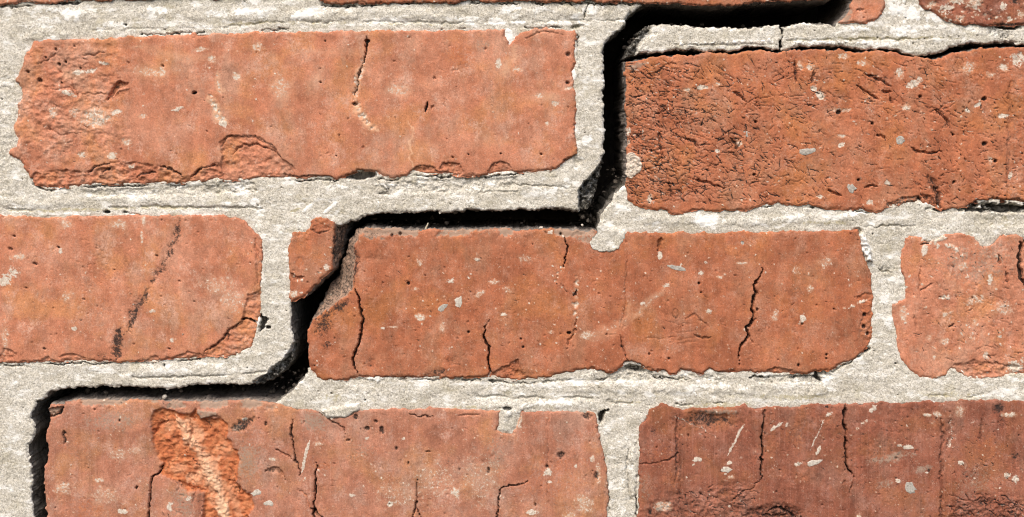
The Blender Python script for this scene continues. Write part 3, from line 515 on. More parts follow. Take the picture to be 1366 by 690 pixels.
# ---- third course, left brick
F = brick_field(P7, 77, .9, 5, 1.9, .25, .05)
SP = [(205,548),(218,544),(233,548),(242,552),(254,553),(260,546),(269,559),(295,559),(304,566),(302,584),(318,602),(320,617),(315,643),(333,658),(338,674),(333,690),(332,742),(280,742),(272,690),(274,658),(266,655),(251,655),(238,643),(222,636),(214,628),(218,617),(210,610),(205,592),(202,566)]
F.patch(SP, -1.3, 4.5, .9, 8, fresh=1); F.patch(SP, -.3, 14, .5, 16)
F.stroke([(240,556),(248,575),(258,592),(270,615),(282,638),(292,662),(303,692),(310,740)], 9, 1.2, .9, 2, fresh=1)
q_ = random.Random(4)
for _ in range(110):
    t = q_.random(); x = 228+t*80+q_.gauss(0, 26); y = 556+t*140+q_.gauss(0, 14); a = 1.05+q_.gauss(0, .45); l = q_.uniform(5, 18)
    if 204 < x < 334: F.stroke([(x, y), (x+l*.5*math.cos(a), y+l*.5*math.sin(a)), (x+l*math.cos(a+.2), y+l*math.sin(a+.2))], q_.uniform(.8, 2.2), q_.uniform(-.7, .35), .7, 1.5, **({'soot': q_.uniform(.1, .5)} if q_.random() < .35 else {}))
for p_, w_, v_ in [([(238,556),(246,572),(256,588),(264,602)], 9, .8), ([(262,598),(272,612),(278,626),(284,640),(292,660),(302,692)], 12, .75), ([(276,620),(284,640),(292,660),(302,692),(306,720)], 6, 1.3), ([(252,562),(262,575),(268,590)], 6, .5), ([(250,645),(268,632),(290,612)], 11, .5), ([(300,640),(312,665),(320,690)], 8, .3)]: F.stroke(p_, w_, 0, .9, 2.5, pale=v_)
for x, y, a, c, v in [(225,570,12,12,.25),(300,600,12,16,.2),(240,625,14,9,.3)]: F.blob(x, y, a, c, 0, 0, .8, .5, pale=v)
for x, y, a, c, v in [(216,562,9,10,.3),(240,606,12,10,.3),(276,572,12,6,.3),(312,640,8,16,.28),(268,668,4,16,.35)]: F.blob(x, y, a, c, 0, -.4, .8, .6, 5, soot=v)
F.stroke([(254,590),(258,575),(252,562)], 2, -1, soot=.35); F.stroke([(205,580),(212,570),(222,560)], 2.5, -1, soot=.3); F.stroke([(230,640),(250,650),(268,654)], 2.5, -.6, soot=.4)
crack(F, [(219,621),(213,629),(205,636),(202,645),(200,660),(200,690),(201,740)], 1.5)
crack(F, [(391,557),(389,570),(389,582),(393,597),(393,610),(398,622),(400,634)], 1.3, -3, .85); crack(F, [(367,597),(378,605),(388,612)], 1.1, -1.5, .5)
crack(F, [(421,616),(420,640),(420,660),(420,677),(421,700),(421,740)], 1.4); crack(F, [(414,677),(420,680),(431,690)], 1.2); F.stroke([(421,620),(425,626)], 1.2, -1, soot=.6)
crack(F, [(557,640),(557,655),(554,670),(552,680),(550,692),(549,740)], 1.1, -2.5, .75); crack(F, [(553,677),(561,690)], .9, -2, .7)
crack(F, [(662,740),(663,690),(666,665),(667,652),(675,648),(690,647),(704,640)], 1.2, -2.5, .75)
crack(F, [(427,550),(440,562),(452,565),(460,570),(462,578)], 1.2, -1.5, .6); F.stroke([(413,587),(408,605),(403,630)], 2.2, .1, .5, .3, lime=1)
crack(F, [(545,552),(560,557),(576,553)], 1.3, -1.5, .7); crack(F, [(610,555),(640,553)], 1, -1, .5)
F.stroke([(88,574),(85,592)], 1.8, -1.2, soot=.8); F.stroke([(183,648),(182,653)], 1.6, -1.4, soot=.9); F.stroke([(355,628),(370,625),(380,636)], 3, -1, soot=.4); F.stroke([(398,653),(408,662),(416,678)], 1.4, -.5, fresh=.4)
F.patch([(65,546),(87,539),(86,548),(76,556),(67,556)], -1.4, 2, 1, 4, dust=.9); F.stroke([(66,556),(78,553),(88,541)], 1.6, -1.6, soot=.85)
F.stroke([(90,537),(150,536),(200,537),(250,538),(300,538),(340,538),(365,541)], 6.5, -.7, .5, 1, taper=False, dust=.95)
F.blob(325, 566, 17, 9, -20, -.7, .6, .6, 4, soot=.75); F.blob(328, 559, 5, 2.5, 0, 0, .5, .3, lime=.8); F.blob(318, 570, 10, 5, -20, .2, .6, .7, 3, dust=.9)  # dark grey mark with a pale glint painted on
F.patch([(258,549),(266,545),(290,549),(288,556),(270,558)], .7, 2, .4, 5, dust=.7)
for x, y, a, c, g, v in [(520,672,5,5,0,.95),(470,660,5,3,0,.7),(490,584,3,2,0,.7),(539,585,3,2.5,0,.8),(608,657,6,7,0,.6),(426,592,7,3,0,.45),(227,675,4,7,10,.9),(165,682,9,3.5,15,.9),(252,664,4,4,0,.7),(133,640,10,3,0,.5),(730,629,6,6,0,.8),(732,642,5,2.5,0,.7),(710,683,8,3.5,0,.85),(768,621,3,3,0,.8),(798,630,4,14,0,.5),(790,612,4,4,0,.5),(640,640,30,40,0,.22),(140,660,20,14,0,.3),(160,605,14,8,0,.35),(85,650,14,9,0,.4),(180,600,10,6,0,.3),(365,612,7,3,0,.6),(530,660,30,20,0,.25),(580,640,30,30,0,.25),(780,670,14,14,0,.4),(760,690,10,8,0,.4),(690,560,10,14,0,.4),(520,655,3,2,0,.6)]: F.blob(x, y, a, c, g, .05, .6, .5, lime=v)
for x, y, a, c in [(748,607,6,5),(796,635,4,6),(490,571,4,3),(529,598,2,3),(652,627,2.5,4.5),(475,556,4,4),(510,574,4,6),(355,565,2,3.5),(520,672,1.5,1.6),(465,587,3,2),(502,562,3,2.5),(127,546,2,1.5),(160,561,1.5,2.5),(545,618,1,3),(571,602,4,1),(670,556,5,5),(690,553,5,7),(714,673,1.3,3),(730,622,3,3),(783,555,7,5)]: F.blob(x, y, a, c, 0, -.9, .5, .4, 3, soot=.75)
for x, y, a, c, k, v in [(430,620,22,14,'fresh',.3),(120,675,40,22,'fresh',.3),(100,600,30,20,'fresh',.2),(740,640,60,50,'fresh',.25),(660,610,20,40,'dust',.4),(150,560,50,18,'dust',.5),(330,610,30,40,'dust',.5),(420,560,24,20,'dust',.6),(245,670,25,30,'dust',.5),(480,600,25,20,'dust',.3)]: F.blob(x, y, a, c, 0, 0, .8, .3, rs=14, **{k: v})
F.stroke([(731,548),(731,600),(730,690)], 1.1, -.3, soot=.25); F.stroke([(714,560),(714,690)], .8, -.2, soot=.15)
pits(F, 150, .6, 1.5); flecks(F, 130, .6, 1.6, .7); straw(F, 50, (70, 550, 800, 690), (3, 9), -.4, (.7, 1.2), .35)
b = build('brick', F, M_PK, wall, label='pinkish brick at lower left with a bright orange spalled hollow')
for x, y, a, c, g in [(343,657,8.5,4.5,-15),(360,671,8,4,0)]: chip(b, F, x, y, a, c, g, M_LIME, 'lime_chip', .28)

# ---- third course, right brick
F = brick_field(P8, 88, .9, 4, 1.8, .25, .08)
F.blob(945, 560, 44, 12, 0, -1.0, .7, .5, 8, soot=.62); F.blob(960, 549, 30, 5, 0, .3, .6, .4, dust=.6); F.stroke([(895,552),(915,562),(938,572),(955,585)], 1.3, .1, .8, 1.5, lime=.45)
crack(F, [(1019,556),(1017,570),(1015,585),(1017,600),(1016,620),(1014,640)], 1.5); F.stroke([(1018,545),(1018,556)], 1.4, -1, soot=.5); crack(F, [(1014,640),(1006,648),(990,655),(975,668)], .9, -1, .5)
crack(F, [(1127,540),(1126,552),(1125,565),(1128,578)], 2.2, -5); crack(F, [(1128,578),(1126,592),(1127,610),(1128,621),(1133,628),(1139,635)], 1.6); crack(F, [(1137,640),(1135,660)], .8, -1, .4)
F.stroke([(902,552),(902,600),(901,645)], 1.8, -.8, soot=.5); F.stroke([(907,552),(907,690)], 1.1, -.4, soot=.25); F.stroke([(880,617),(893,612),(905,604)], 1.2, -.9, soot=.5); F.stroke([(851,617),(868,618),(880,617)], 1, -.7, soot=.4)
F.stroke([(1256,560),(1254,600),(1255,650),(1252,742)], 2.6, -.9, .8, 1.6, soot=.45); F.stroke([(1268,555),(1266,600)], 4, -.5, .8, 2, lime=.3); F.stroke([(1308,560),(1310,590)], 2, -.6, soot=.4)
F.patch([(1004,680),(1020,674),(1040,671),(1058,677),(1078,692),(1080,742),(990,742),(996,688)], -1.1, 9, 1.6, 7, soot=.5); F.stroke([(1024,681),(1040,678),(1052,683),(1060,690)], 2, -1.4, soot=.8); F.stroke([(1010,684),(1030,690),(1050,688)], 1.4, -.8, soot=.6)
F.patch([(860,665),(990,640),(1010,670),(1000,742),(855,742)], -.3, 26, .8, 8, soot=.26); F.patch([(1270,672),(1300,660),(1366,664),(1366,742),(1240,742)], -.3, 20, .9, 7, soot=.36)
straw(F, 90, (1270, 660, 1366, 695), (6, 18), -.8, (.9, 1.8), .6); straw(F, 90, (900, 650, 1010, 690), (4, 12), -.7, (.8, 1.4), .5); straw(F, 80, (1260, 560, 1366, 660), (3, 9), -.5, (.8, 1.5), .5); straw(F, 120, (860, 560, 1250, 650), (3, 9), -.4, (.7, 1.2), .4)
F.stroke([(993,566),(985,580),(978,593),(970,607)], 1.7, .1, .5, .6, lime=.8); F.stroke([(1027,575),(1043,563)], 2.2, .1, .5, .4, lime=.85); F.stroke([(1048,570),(1051,563)], 1.6, 0, .5, .4, lime=.6); F.stroke([(1101,556),(1092,575),(1081,600)], 1.1, 0, .5, .5, lime=.65); F.stroke([(1088,606),(1094,596)], 2.6, .1, .5, .4, lime=.85); F.stroke([(1142,572),(1152,563),(1160,557)], 2.6, .1, .5, .6, lime=.8); F.stroke([(1158,549),(1168,541)], 3.4, .1, .6, .6, lime=.7); F.stroke([(923,622),(928,612)], 1.6, .1, lime=.7)
for x, y, a, c, g, v in [(930,612,7,4,-10,.85),(1063,619,6,3.5,-15,.85),(1104,553,6,3,-20,.8),(1212,596,8,3.5,5,.95),(1200,594,4,2.5,0,.6),(1198,641,4,4,0,.85),(1281,617,5,3.5,0,.85),(1343,633,6,5,0,.8),(1353,639,5,6,30,.7),(972,617,4,3,0,1),(967,632,4,2,0,.7),(1029,610,2,2,0,.8),(1235,630,3,2,0,.8),(1236,553,7,3,0,.6),(1345,553,10,4,0,.6),(1250,552,6,4,0,.5),(975,636,5,3,0,.5),(885,675,14,7,0,.5),(1145,690,4,6,0,.6),(973,675,2,2,0,.8),(1280,548,8,8,0,.4)]: F.blob(x, y, a, c, g, .1, .5, .4, lime=v)
for x, y, a, c, v in [(1190,610,32,9,.7),(1230,625,16,5,.7),(1180,645,16,6,.5),(1170,612,18,6,.5),(1300,640,40,30,.3),(860,650,10,40,.3)]: F.blob(x, y, a, c, -10, 0, .8, .5, dust=v)
for x, y, a, c, v in [(1330,545,9,8,.7),(1335,560,6,12,.35),(1352,610,6,12,.5),(1220,560,50,25,.16),(1100,600,90,60,.08),(1180,600,30,20,.2),(1103,543,3,3,.7),(1238,627,2,3,.7),(867,683,4,6,.9),(872,575,5,6,.5)]: F.blob(x, y, a, c, 0, -.3, .7, .5, 6, soot=v)
for x, y, a, c in [(880,605,20,20),(1310,600,40,30),(1060,580,25,20),(900,640,15,30)]: F.blob(x, y, a, c, 0, 0, .8, .3, fresh=.22, rs=12)
pits(F, 200, .6, 1.6); flecks(F, 90, .6, 1.5, .6)
b = build('brick', F, M_DK, wall, label='dark red brick at lower right with scratches and pale chips')
for x, y, a, c, g, m, nm in [(1213,650,11,7,32,M_GREY,'pebble'),(968,626,8,5,0,M_LIME,'lime_chip'),(1085,617,12.5,4,-18,M_LIME,'lime_chip')]: chip(b, F, x, y, a, c, g, m, nm, .4)

# ---- the course cut by the top of the picture
for P, sd, m, lab in [(P9, 91, M_OR, None), (P10, 92, M_MID, 'brick overhanging the upper run of the crack')]:
    F = brick_field(P, sd, 1.4, 3, 1.6, .4, .04); pits(F, 60); straw(F, 160, (0, -20, 1120, 8), (4, 12), -.6); flecks(F, 60)
    F.A['soot'] = np.maximum(F.A['soot'], ss(4.5, 0, F.d)*.45)  # face darkens towards its outline
    build('brick', F, m, wall, label=lab)
F = brick_field(P11, 93, 1.0, 4, 1.6, .3, .02); pits(F, 10); F.blob(1130, 22, 14, 6, -55, -.3, .6, .4, dust=.7); F.blob(1160, 12, 20, 12, 0, 0, .8, .3, fresh=.35)
F.stroke([(1140,14),(1152,13)], 1.2, -.6, soot=.5)
build('brick_fragment', F, M_OR, wall, label='orange broken brick end beside the white mortar joint at the top')
F = brick_field(P12, 94, 1.0, 4, 1.6, .5, .02)
F.H += .9*fb(F.X/9, F.Y/9, 96, 4, .6)
for x, y, a, c, v in [(1300,5,12,8,.5),(1338,10,6,5,.9),(1262,12,12,7,.7),(1280,25,8,6,.5),(1345,26,5,4,.9),(1360,20,6,6,.5),(1240,6,8,5,.5),(1275,2,10,5,.6)]: F.blob(x, y, a, c, 0, 0, .7, .6, lime=v)
for x, y, a, c, v in [(1320,22,18,7,.4),(1290,14,10,6,.4),(1250,4,9,4,.4),(1352,3,8,5,.8),(1345,33,20,3,.8)]: F.blob(x, y, a, c, 0, -.4, .8, .6, soot=v)
pits(F, 50); flecks(F, 50)
build('brick', F, M_DK, wall, label='dark mottled brick at the top right corner')

# ------------------------------------------------------------------ mortar
ALLB = {k: np.asarray(p, float) for k, p in (('1', P1), ('2', P2), ('3', P3), ('4', P4), ('5', P5), ('6', P6), ('7', P7), ('8', P8), ('9', P9), ('10', P10), ('11', P11), ('12', P12))}
def mortar_field(P, seed, bricks, rag=(1.1, 1.5, 1.2)):
    F = Field(P, seed, rag); X, Y = F.X, F.Y
    F.soft_pale = False; F.bd = np.full(X.shape, -1e9)
    for k in bricks:
        Q = ALLB[k]; w_ = F.win(Q[:, 0].min()-16, Q[:, 1].min()-16, Q[:, 0].max()+16, Q[:, 1].max()+16)
        if F.X[w_].size == 0: continue
        d, _, _ = sdf(F.X[w_], F.Y[w_], Q); F.bd[w_] = np.maximum(F.bd[w_], d)
    F.keep = F.bd < 7
    F.H += .7*fb(X/60, Y/40, seed+1, 3)+.5*fb(X/15, Y/11, seed+2, 4, .6)+.24*fb(X/4.5, Y/4.5, seed+3, 3, .6)
    g = fb(X/2.6, Y/2.6, seed+4, 2); F.H -= .25*ss(.24, .36, g)
    F.H -= .15*ss(-3, 3, F.bd)+2.4*ss(1.5, 7, F.bd)      # dips where it runs under a brick
    t = np.clip(1-np.maximum(F.d, 0)/(3+3*fb(X/11, Y/11, seed+6, 2)), 0, 1); F.H -= .9*t*t
    return F
F = mortar_field(MUL, 101, ['1', '3', '5', '9', '10'])
# struck joints: a shallow bead and line left by the trowel
for p, wd, dh in [([(0,281),(80,280),(160,277),(230,276),(300,277.5),(350,279)], 1.6, -.9), ([(0,271),(150,268),(330,270)], 7, .45), ([(120,40),(300,37),(345,31)], 1.3, -.35), ([(300,37),(345,30),(480,29),(620,31),(700,29),(840,27)], 1.4, -.6), ([(100,20),(400,20),(700,17),(830,14)], 8, .5), ([(180,505),(230,503),(300,501),(355,496)], 1.4, -.8), ([(0,495),(150,495),(330,492)], 7, .4), ([(690,247),(730,248),(768,251)], 1.1, -.8), ([(600,257),(690,255)], 1.2, -.5)]: F.stroke(p, wd, dh, .7, 1, taper=False)
F.stroke([(0,282),(80,281),(160,278),(230,277),(300,278.5)], 2, 0, .8, dust=.55); F.stroke([(300,34),(345,29),(360,30)], 2.5, 0, .8, dust=.6); F.stroke([(300,29),(480,31),(600,33)], 3, 0, .8, dust=.35); F.stroke([(385,283),(400,278)], 2.5, 0, .8, dust=.7)
# parted lines along the bricks, their shadow lines painted in
for p, wd in [([(44,246),(60,253),(95,252),(130,249),(180,248),(245,247)], 1.8), ([(0,487),(60,486.5),(140,485),(220,483),(270,479)], 1.4), ([(395,241.5),(425,240),(450,242)], 1.3), ([(505,238),(525,241),(545,236),(580,235),(610,235)], 1.6), ([(640,237),(680,232.5),(700,232)], 1.3), ([(190,47.5),(230,45),(272,43.5)], 1.2), ([(350,41),(372,38.5),(388,39)], 1.2), ([(588,38.5),(606,36.5),(620,38)], 1.2), ([(700,37),(745,36),(775,36)], 1.2), ([(771,45),(770,70),(774,92)], 1.6), ([(0,9),(40,7.5),(75,5),(110,2)], 2), ([(430,7),(465,8.5),(520,6),(640,4),(740,4)], 1.6), ([(740,4),(800,5),(860,6)], 1.5), ([(350,330),(351,345)], 1), ([(465,7),(478,11)], 1.2)]: F.stroke(p, wd*.8, -1.1, .4, 1.2, taper=False, soot=.75)
F.blob(481, 234, 21, 6, -5, -6, .4, .3, soot=.9); F.blob(512, 247, 11, 10, 0, 1.0, .7, .5, 5); F.stroke([(500,240),(510,250),(516,257)], 1.2, -1, soot=.4); F.stroke([(516,246),(520,256)], 1.1, -1, soot=.6); F.stroke([(503,259),(520,259)], 1.2, -.8, soot=.4)
F.blob(142, 283, 4.5, 2.2, 0, -2.5, soot=1); F.blob(167, 283, 4, 1.5, 0, -1.4, soot=.75); F.stroke([(168,283),(180,286),(190,287)], 1, -.8, soot=.5); F.blob(167, 33, 2.6, 1.5, 0, -1.4, soot=.9); F.blob(219, 487, 1.6, 2.5, 0, -1.4, soot=.9)
F.stroke([(349,420),(351,428),(346,442)], 4, -4, soot=.9); F.blob(354, 426, 5, 3, 0, -2, .5, .5, 4, soot=.6); F.blob(358, 437, 3.5, 2.5, 0, -2, soot=.9)
crack(F, [(788,2),(784,10),(780,19),(778,27)], .9, -2, .7); F.blob(769, 36, 9, 3, -10, -1.2, .6, .5, soot=.6, dust=.5)
F.patch([(110,255),(250,248),(330,246),(330,258),(180,262),(110,262)], -.5, 4, .8, 7); F.patch([(270,245),(310,240),(340,245),(345,255),(280,258)], -.6, 2, .9, 5)
F.patch([(520,244),(600,238),(690,236),(690,250),(560,258),(525,255)], -.6, 4, 1.0, 7); F.blob(770, 215, 6, 8, 0, -.8, .6, .5, soot=.3)
F.patch([(30,52),(45,40),(75,36),(90,44),(92,52),(60,56)], .4, 3, .3, 6)
for x, y, a, c, g, v in [(95,19,18,10,0,.8),(60,30,40,8,-5,.5),(70,13,20,5,0,.6),(213,14,18,7,0,.7),(290,18,24,6,0,.6),(330,17,22,6,0,.85),(155,33,22,5,0,.6),(270,36,20,4,0,.6),(410,19,30,7,-12,.85),(348,18,8,9,0,.8),(522,26,14,5,-8,.9),(470,33,20,3,0,.6),(550,33,20,3,0,.5),(625,25,35,5,0,.6),(665,30,20,5,0,.95),(678,48,7,12,0,1),(680,12,14,7,0,.8),(720,12,14,6,0,.6),(790,12,20,7,-10,.7),(690,30,20,3,0,.7),(750,31,30,3,0,.8),(830,28,14,3,0,.8),(338,2,10,5,0,1),(735,255,16,6,-15,.85),(715,258,20,5,-15,.6),(755,240,10,5,0,.6),(783,187,8,8,0,.8),(770,175,6,8,0,.6),(790,100,8,14,0,.4),(412,276,10,3,-40,.9),(460,250,14,4,5,.8),(630,268,8,7,0,.6),(500,272,18,5,-10,.4),(340,269,8,6,-40,.8),(190,266,14,6,0,.6),(60,262,30,6,0,.3),(120,491,20,5,0,.5),(210,494,14,5,0,.7),(20,510,22,7,-30,.5),(290,490,14,5,0,.5),(100,285,60,3,0,.6),(250,283,40,3,0,.5),(765,98,4,10,0,.9),(350,316,5,5,0,.8)]: F.blob(x, y, a, c, g, .1, .7, .6, 6, lime=v)
F.stroke([(431,285),(441,277),(450,270)], 2.4, .2, .4, .3, lime=1); F.stroke([(405,281),(418,272)], 2.6, .1, .6, .6, lime=.8)
F.patch([(393,455),(386,470),(378,482),(366,490),(355,501),(340,510),(330,520),(360,525),(400,490)], -5, 4, 4.5, 6, soot=.72); F.patch([(801,217),(792,231),(783,242),(773,255),(772,285),(800,290),(812,230)], -5, 4, 4.5, 6, soot=.72); F.blob(842, 22, 6, 8, 30, -1.5, .6, .5, 4, soot=.6)  # broken shoulders sunk back, shade painted into them
F.patch([(0,95),(20,90),(28,150),(20,165),(18,260),(0,260)], 0, 4, .4, 6, dust=.12)
scatter(F, 260, lambda x, y: F.blob(x, y, R.uniform(.7, 1.5), R.uniform(.6, 1.1), 0, -R.uniform(.5, 1.1), .5, .2, 3, soot=R.uniform(.5, 1)))
build('mortar', F, M_MO, wall, label='pale mortar on the upper left side of the crack')

F = mortar_field(MLR, 111, ['2', '4', '6', '7', '8'])
BL = [(780,300),(803,292),(815,300),(836,308),(838,318),(832,325),(827,335),(796,340),(784,330)]
d_, _, _ = sdf(F.WX, F.WY, BL); m_ = ss(-1.5, 4, d_); F.H = F.H*(1-m_)+m_*(1.25+.5*fb(F.X/12, F.Y/12, 6, 3)+.25*fb(F.X/4, F.Y/4, 7, 2)); F.keep |= d_ > -2
d_, _, _ = sdf(F.WX, F.WY, [(428,545),(480,538),(478,549),(458,557),(436,558)]); F.H += 1.4*ss(-1, 3, d_)
d_, _, _ = sdf(F.WX, F.WY, [(664,543),(698,543),(694,552),(690,562),(682,578),(663,576),(669,556)]); F.H += .3*ss(-1, 5, d_)+ss(-1, 4, d_)*.9*fb(F.X/7, F.Y/7, 4, 3); F.A['lime'] = np.maximum(F.A['lime'], .25*ss(-1, 3, d_))
F.blob(679, 551, 6, 4, -20, .3, .5, .3, lime=.6); F.blob(676, 545, 8, 3, 0, -1.4, .5, .5, soot=.8); F.blob(697, 553, 3, 6, 0, -.3, fresh=.9)
d_, _, _ = sdf(F.WX, F.WY, [(1146,312),(1154,314),(1160,330),(1163,350),(1156,348),(1149,330)]); F.H += 1.6*ss(-1, 2, d_)*(1+1.5*fb(F.X/5, F.Y/5, 8, 2)); F.A['lime'] = np.maximum(F.A['lime'], .7*ss(-1, 2, d_))
for p, wd, dh in [([(620,528),(660,530),(720,531),(790,530)], 1.5, -.8), ([(810,535),(825,537),(842,537)], 1.2, -.7), ([(690,517),(900,519),(1100,522)], 6, .45), ([(450,520),(600,519),(690,519)], 8, .3), ([(1140,303),(1180,302),(1220,303)], 1.0, -.6), ([(640,541),(790,539)], 5, .4), ([(1240,528),(1290,530),(1310,526)], 1.4, -.4), ([(862,293),(1000,295),(1140,292)], 7, .4), ([(535,544),(571,543)], 1.2, -.8)]: F.stroke(p, wd, dh, .7, 1, taper=False)
for p, wd in [([(450,510),(483,507),(515,507.5),(563,507),(640,507)], 1.4), ([(652,507),(690,511),(735,509),(800,507),(812,505)], 1.5), ([(1290,281),(1320,280),(1366,280),(1420,281)], 4), ([(1235,279),(1255,284),(1275,281)], 2), ([(1180,283),(1165,286),(1140,283)], 1.2), ([(1016,277),(1040,274),(1075,276),(1110,280)], 1.3), ([(1000,502),(1035,504),(1070,503),(1100,499)], 1.5), ([(1110,496),(1140,479),(1158,468)], 1.6), ([(849,580),(850,620),(849,690)], 1.7), ([(809,610),(812,640),(812,690)], 1.2), ([(866,500),(885,505),(900,506),(930,506)], 1.2), ([(1148,335),(1152,352),(1160,362)], 1.6), ([(900,538),(930,540),(965,537)], 1.2)]: F.stroke(p, wd*.8, -1.1, .4, 1.2, taper=False, soot=.75)  # parted lines again, with painted shadow
F.blob(848, 492, 16, 5, 10, -3, .5, .4, soot=.7); F.patch([(812,500),(830,490),(860,494),(890,504),(900,508),(815,510)], -.9, 2, 1.2, 5); F.patch([(905,504),(915,498),(930,503),(950,496),(965,503),(985,506),(960,510),(910,508)], -.3, 2, 1.1, 5)
F.patch([(1000,502),(1085,500),(1100,506),(1090,511),(1010,510)], -.8, 2, 1., 5, soot=.3)
F.blob(1345, 277, 46, 7, 2, -7, .5, .8, 7, soot=1); F.blob(1300, 280, 22, 3.5, 3, -3, .5, .7, 5, soot=.9); F.blob(1255, 280, 10, 3, 0, -2, .5, .4, soot=.7); F.blob(1335, 295, 40, 10, 0, -.4, .7, .6, 8, soot=.25, dust=.3)  # slot under the right brick, its darkness painted in as well
F.stroke([(1088,496),(1091,504),(1094,507)], 3, -3, soot=.95); F.blob(1100, 508, 6, 8, -30, .3, .5, .4, lime=.8); F.blob(1098, 498, 14, 4, 20, -1, .6, .5, soot=.5)
F.stroke([(806,548),(802,556),(800,566)], 3.6, -5, soot=.95); F.stroke([(806,550),(813,547)], 2, -2, soot=.8)
F.blob(1156, 467, 6, 3, -20, -2, .5, .4, soot=.8); F.blob(1195, 485, 2, 1.6, 0, -1.5, soot=.9); F.blob(1181, 360, 9, 6, 0, -.5, .6, .5, soot=.35); F.stroke([(1170,358),(1180,365),(1190,363)], 1.4, -1, soot=.4)
F.blob(1145, 308, 8, 4, 0, -1.2, .6, .6, soot=.5, dust=.5); F.stroke([(1170,302),(1206,301)], 1, -.7, soot=.4); F.blob(838, 536, 22, 3, 5, 0, .6, .5, dust=.5)
F.stroke([(838,600),(836,630),(842,665),(846,668)], 1.6, -.9, soot=.4); F.stroke([(845,600),(846,660)], 5, .5, .7); F.stroke([(818,620),(830,618)], 1, -.6, soot=.35)
F.blob(792, 501, 10, 7, 0, .3, .6, .5, soot=.35); F.blob(500, 505, 10, 5, 0, .6, .6, .5, 4, lime=.7)
F.blob(824, 270, 5, 10, 0, -.3, .7, .5, soot=.25, dust=.3)
for x, y, a, c, g, v in [(943,293,22,12,0,.95),(1010,292,20,6,0,.4),(1055,290,30,7,0,.5),(1140,285,26,7,5,.8),(990,285,20,4,0,.4),(730,515,40,5,0,.7),(670,515,30,6,0,.5),(740,537,35,6,0,.9),(700,540,20,4,0,.5),(560,520,50,9,0,.35),(470,528,30,10,0,.4),(830,313,6,6,0,.3),(1180,400,10,8,-40,.7),(1185,430,8,14,0,.6),(1150,322,8,8,0,.7),(1230,318,16,5,0,.7),(1250,312,14,5,-10,.6),(950,515,50,5,0,.6),(920,525,30,5,0,.5),(1050,515,30,5,0,.4),(1150,500,30,8,0,.4),(1180,500,20,10,0,.4),(830,570,8,9,0,.3),(830,640,6,20,0,.5),(830,680,8,12,0,.5),(880,305,30,4,0,.3),(1310,318,10,6,0,.4)]: F.blob(x, y, a, c, g, .1, .7, .6, 6, lime=v)
for x, y, a, c in [(960,540,60,5),(1060,530,80,6),(1270,527,50,5),(1100,297,40,4),(445,530,20,8),(620,543,40,3)]: F.blob(x, y, a, c, 0, 0, .8, .6, 8, dust=.5)
scatter(F, 240, lambda x, y: F.blob(x, y, R.uniform(.7, 1.5), R.uniform(.6, 1.1), 0, -R.uniform(.5, 1.1), .5, .2, 3, soot=R.uniform(.5, 1)))
for x, y in [(487,534),(442,525)]: F.blob(x, y, 1.8, 1.4, 0, -1.2, soot=1)
build('mortar', F, M_MO, wall, label='pale mortar on the lower right side of the crack')

F = mortar_field(MT1, 121, ['2'])
F.patch([(826,84),(836,56),(858,34),(872,30),(866,44),(856,56),(850,66),(846,80)], -4, 5, 3.5, 6, soot=.75); F.blob(866, 46, 9, 6, -40, -.8, .7, .6, 5, soot=.45)  # broken left end sunk back, its shade painted on
F.stroke([(900,59),(960,57),(1000,55),(1038,54)], 2.6, .5, .7, 1, lime=.9); F.stroke([(900,61),(960,60),(1036,58)], 1.2, -.5); F.blob(870, 50, 10, 6, 0, 0, .6, .5, lime=.6); F.blob(945, 66, 30, 2, 0, 0, .6, .5, dust=.4)
build('mortar', F, M_MO, wall, label='loose mortar strip between the black crack and the straw-marked brick')
F = mortar_field(MT2, 122, ['11', '12', '2'])
F.stroke([(1050,54),(1130,53.5),(1190,52.5),(1290,51.5)], 1.4, -.7, .7, 1, taper=False, dust=.5)
F.stroke([(1046,57),(1100,57),(1160,56)], 3.2, .4, .7, 1, lime=.95); F.stroke([(1100,52),(1200,51),(1280,50)], 2, 0, .8, 1, dust=.6)
for x, y, a, c, g, v in [(1195,10,16,14,0,.75),(1218,18,18,12,0,.95),(1245,24,16,6,10,.9),(1205,40,20,9,0,.95),(1145,38,20,4,0,.7),(1180,58,40,4,0,.6),(1270,38,20,5,0,.4),(1310,45,12,6,0,.3),(1230,36,24,4,0,.7)]: F.blob(x, y, a, c, g, .15, .7, .6, 6, lime=v)
F.blob(1335, 44, 18, 7, 10, -.7, .7, .7, 5, soot=.5); F.blob(1345, 36, 18, 4, 0, -3, .5, .4, soot=.9); F.blob(1171, 50, 1.5, 1, 0, -1, soot=1); F.blob(1340, 54, 20, 4, 5, -.3, .7, .6, soot=.4)
scatter(F, 60, lambda x, y: F.blob(x, y, R.uniform(.7, 1.4), R.uniform(.6, 1.1), 0, -R.uniform(.5, 1.1), .5, .2, 3, soot=R.uniform(.5, 1)))
build('mortar', F, M_MO, wall, label='mortar strip with a trowelled line running to the top right')

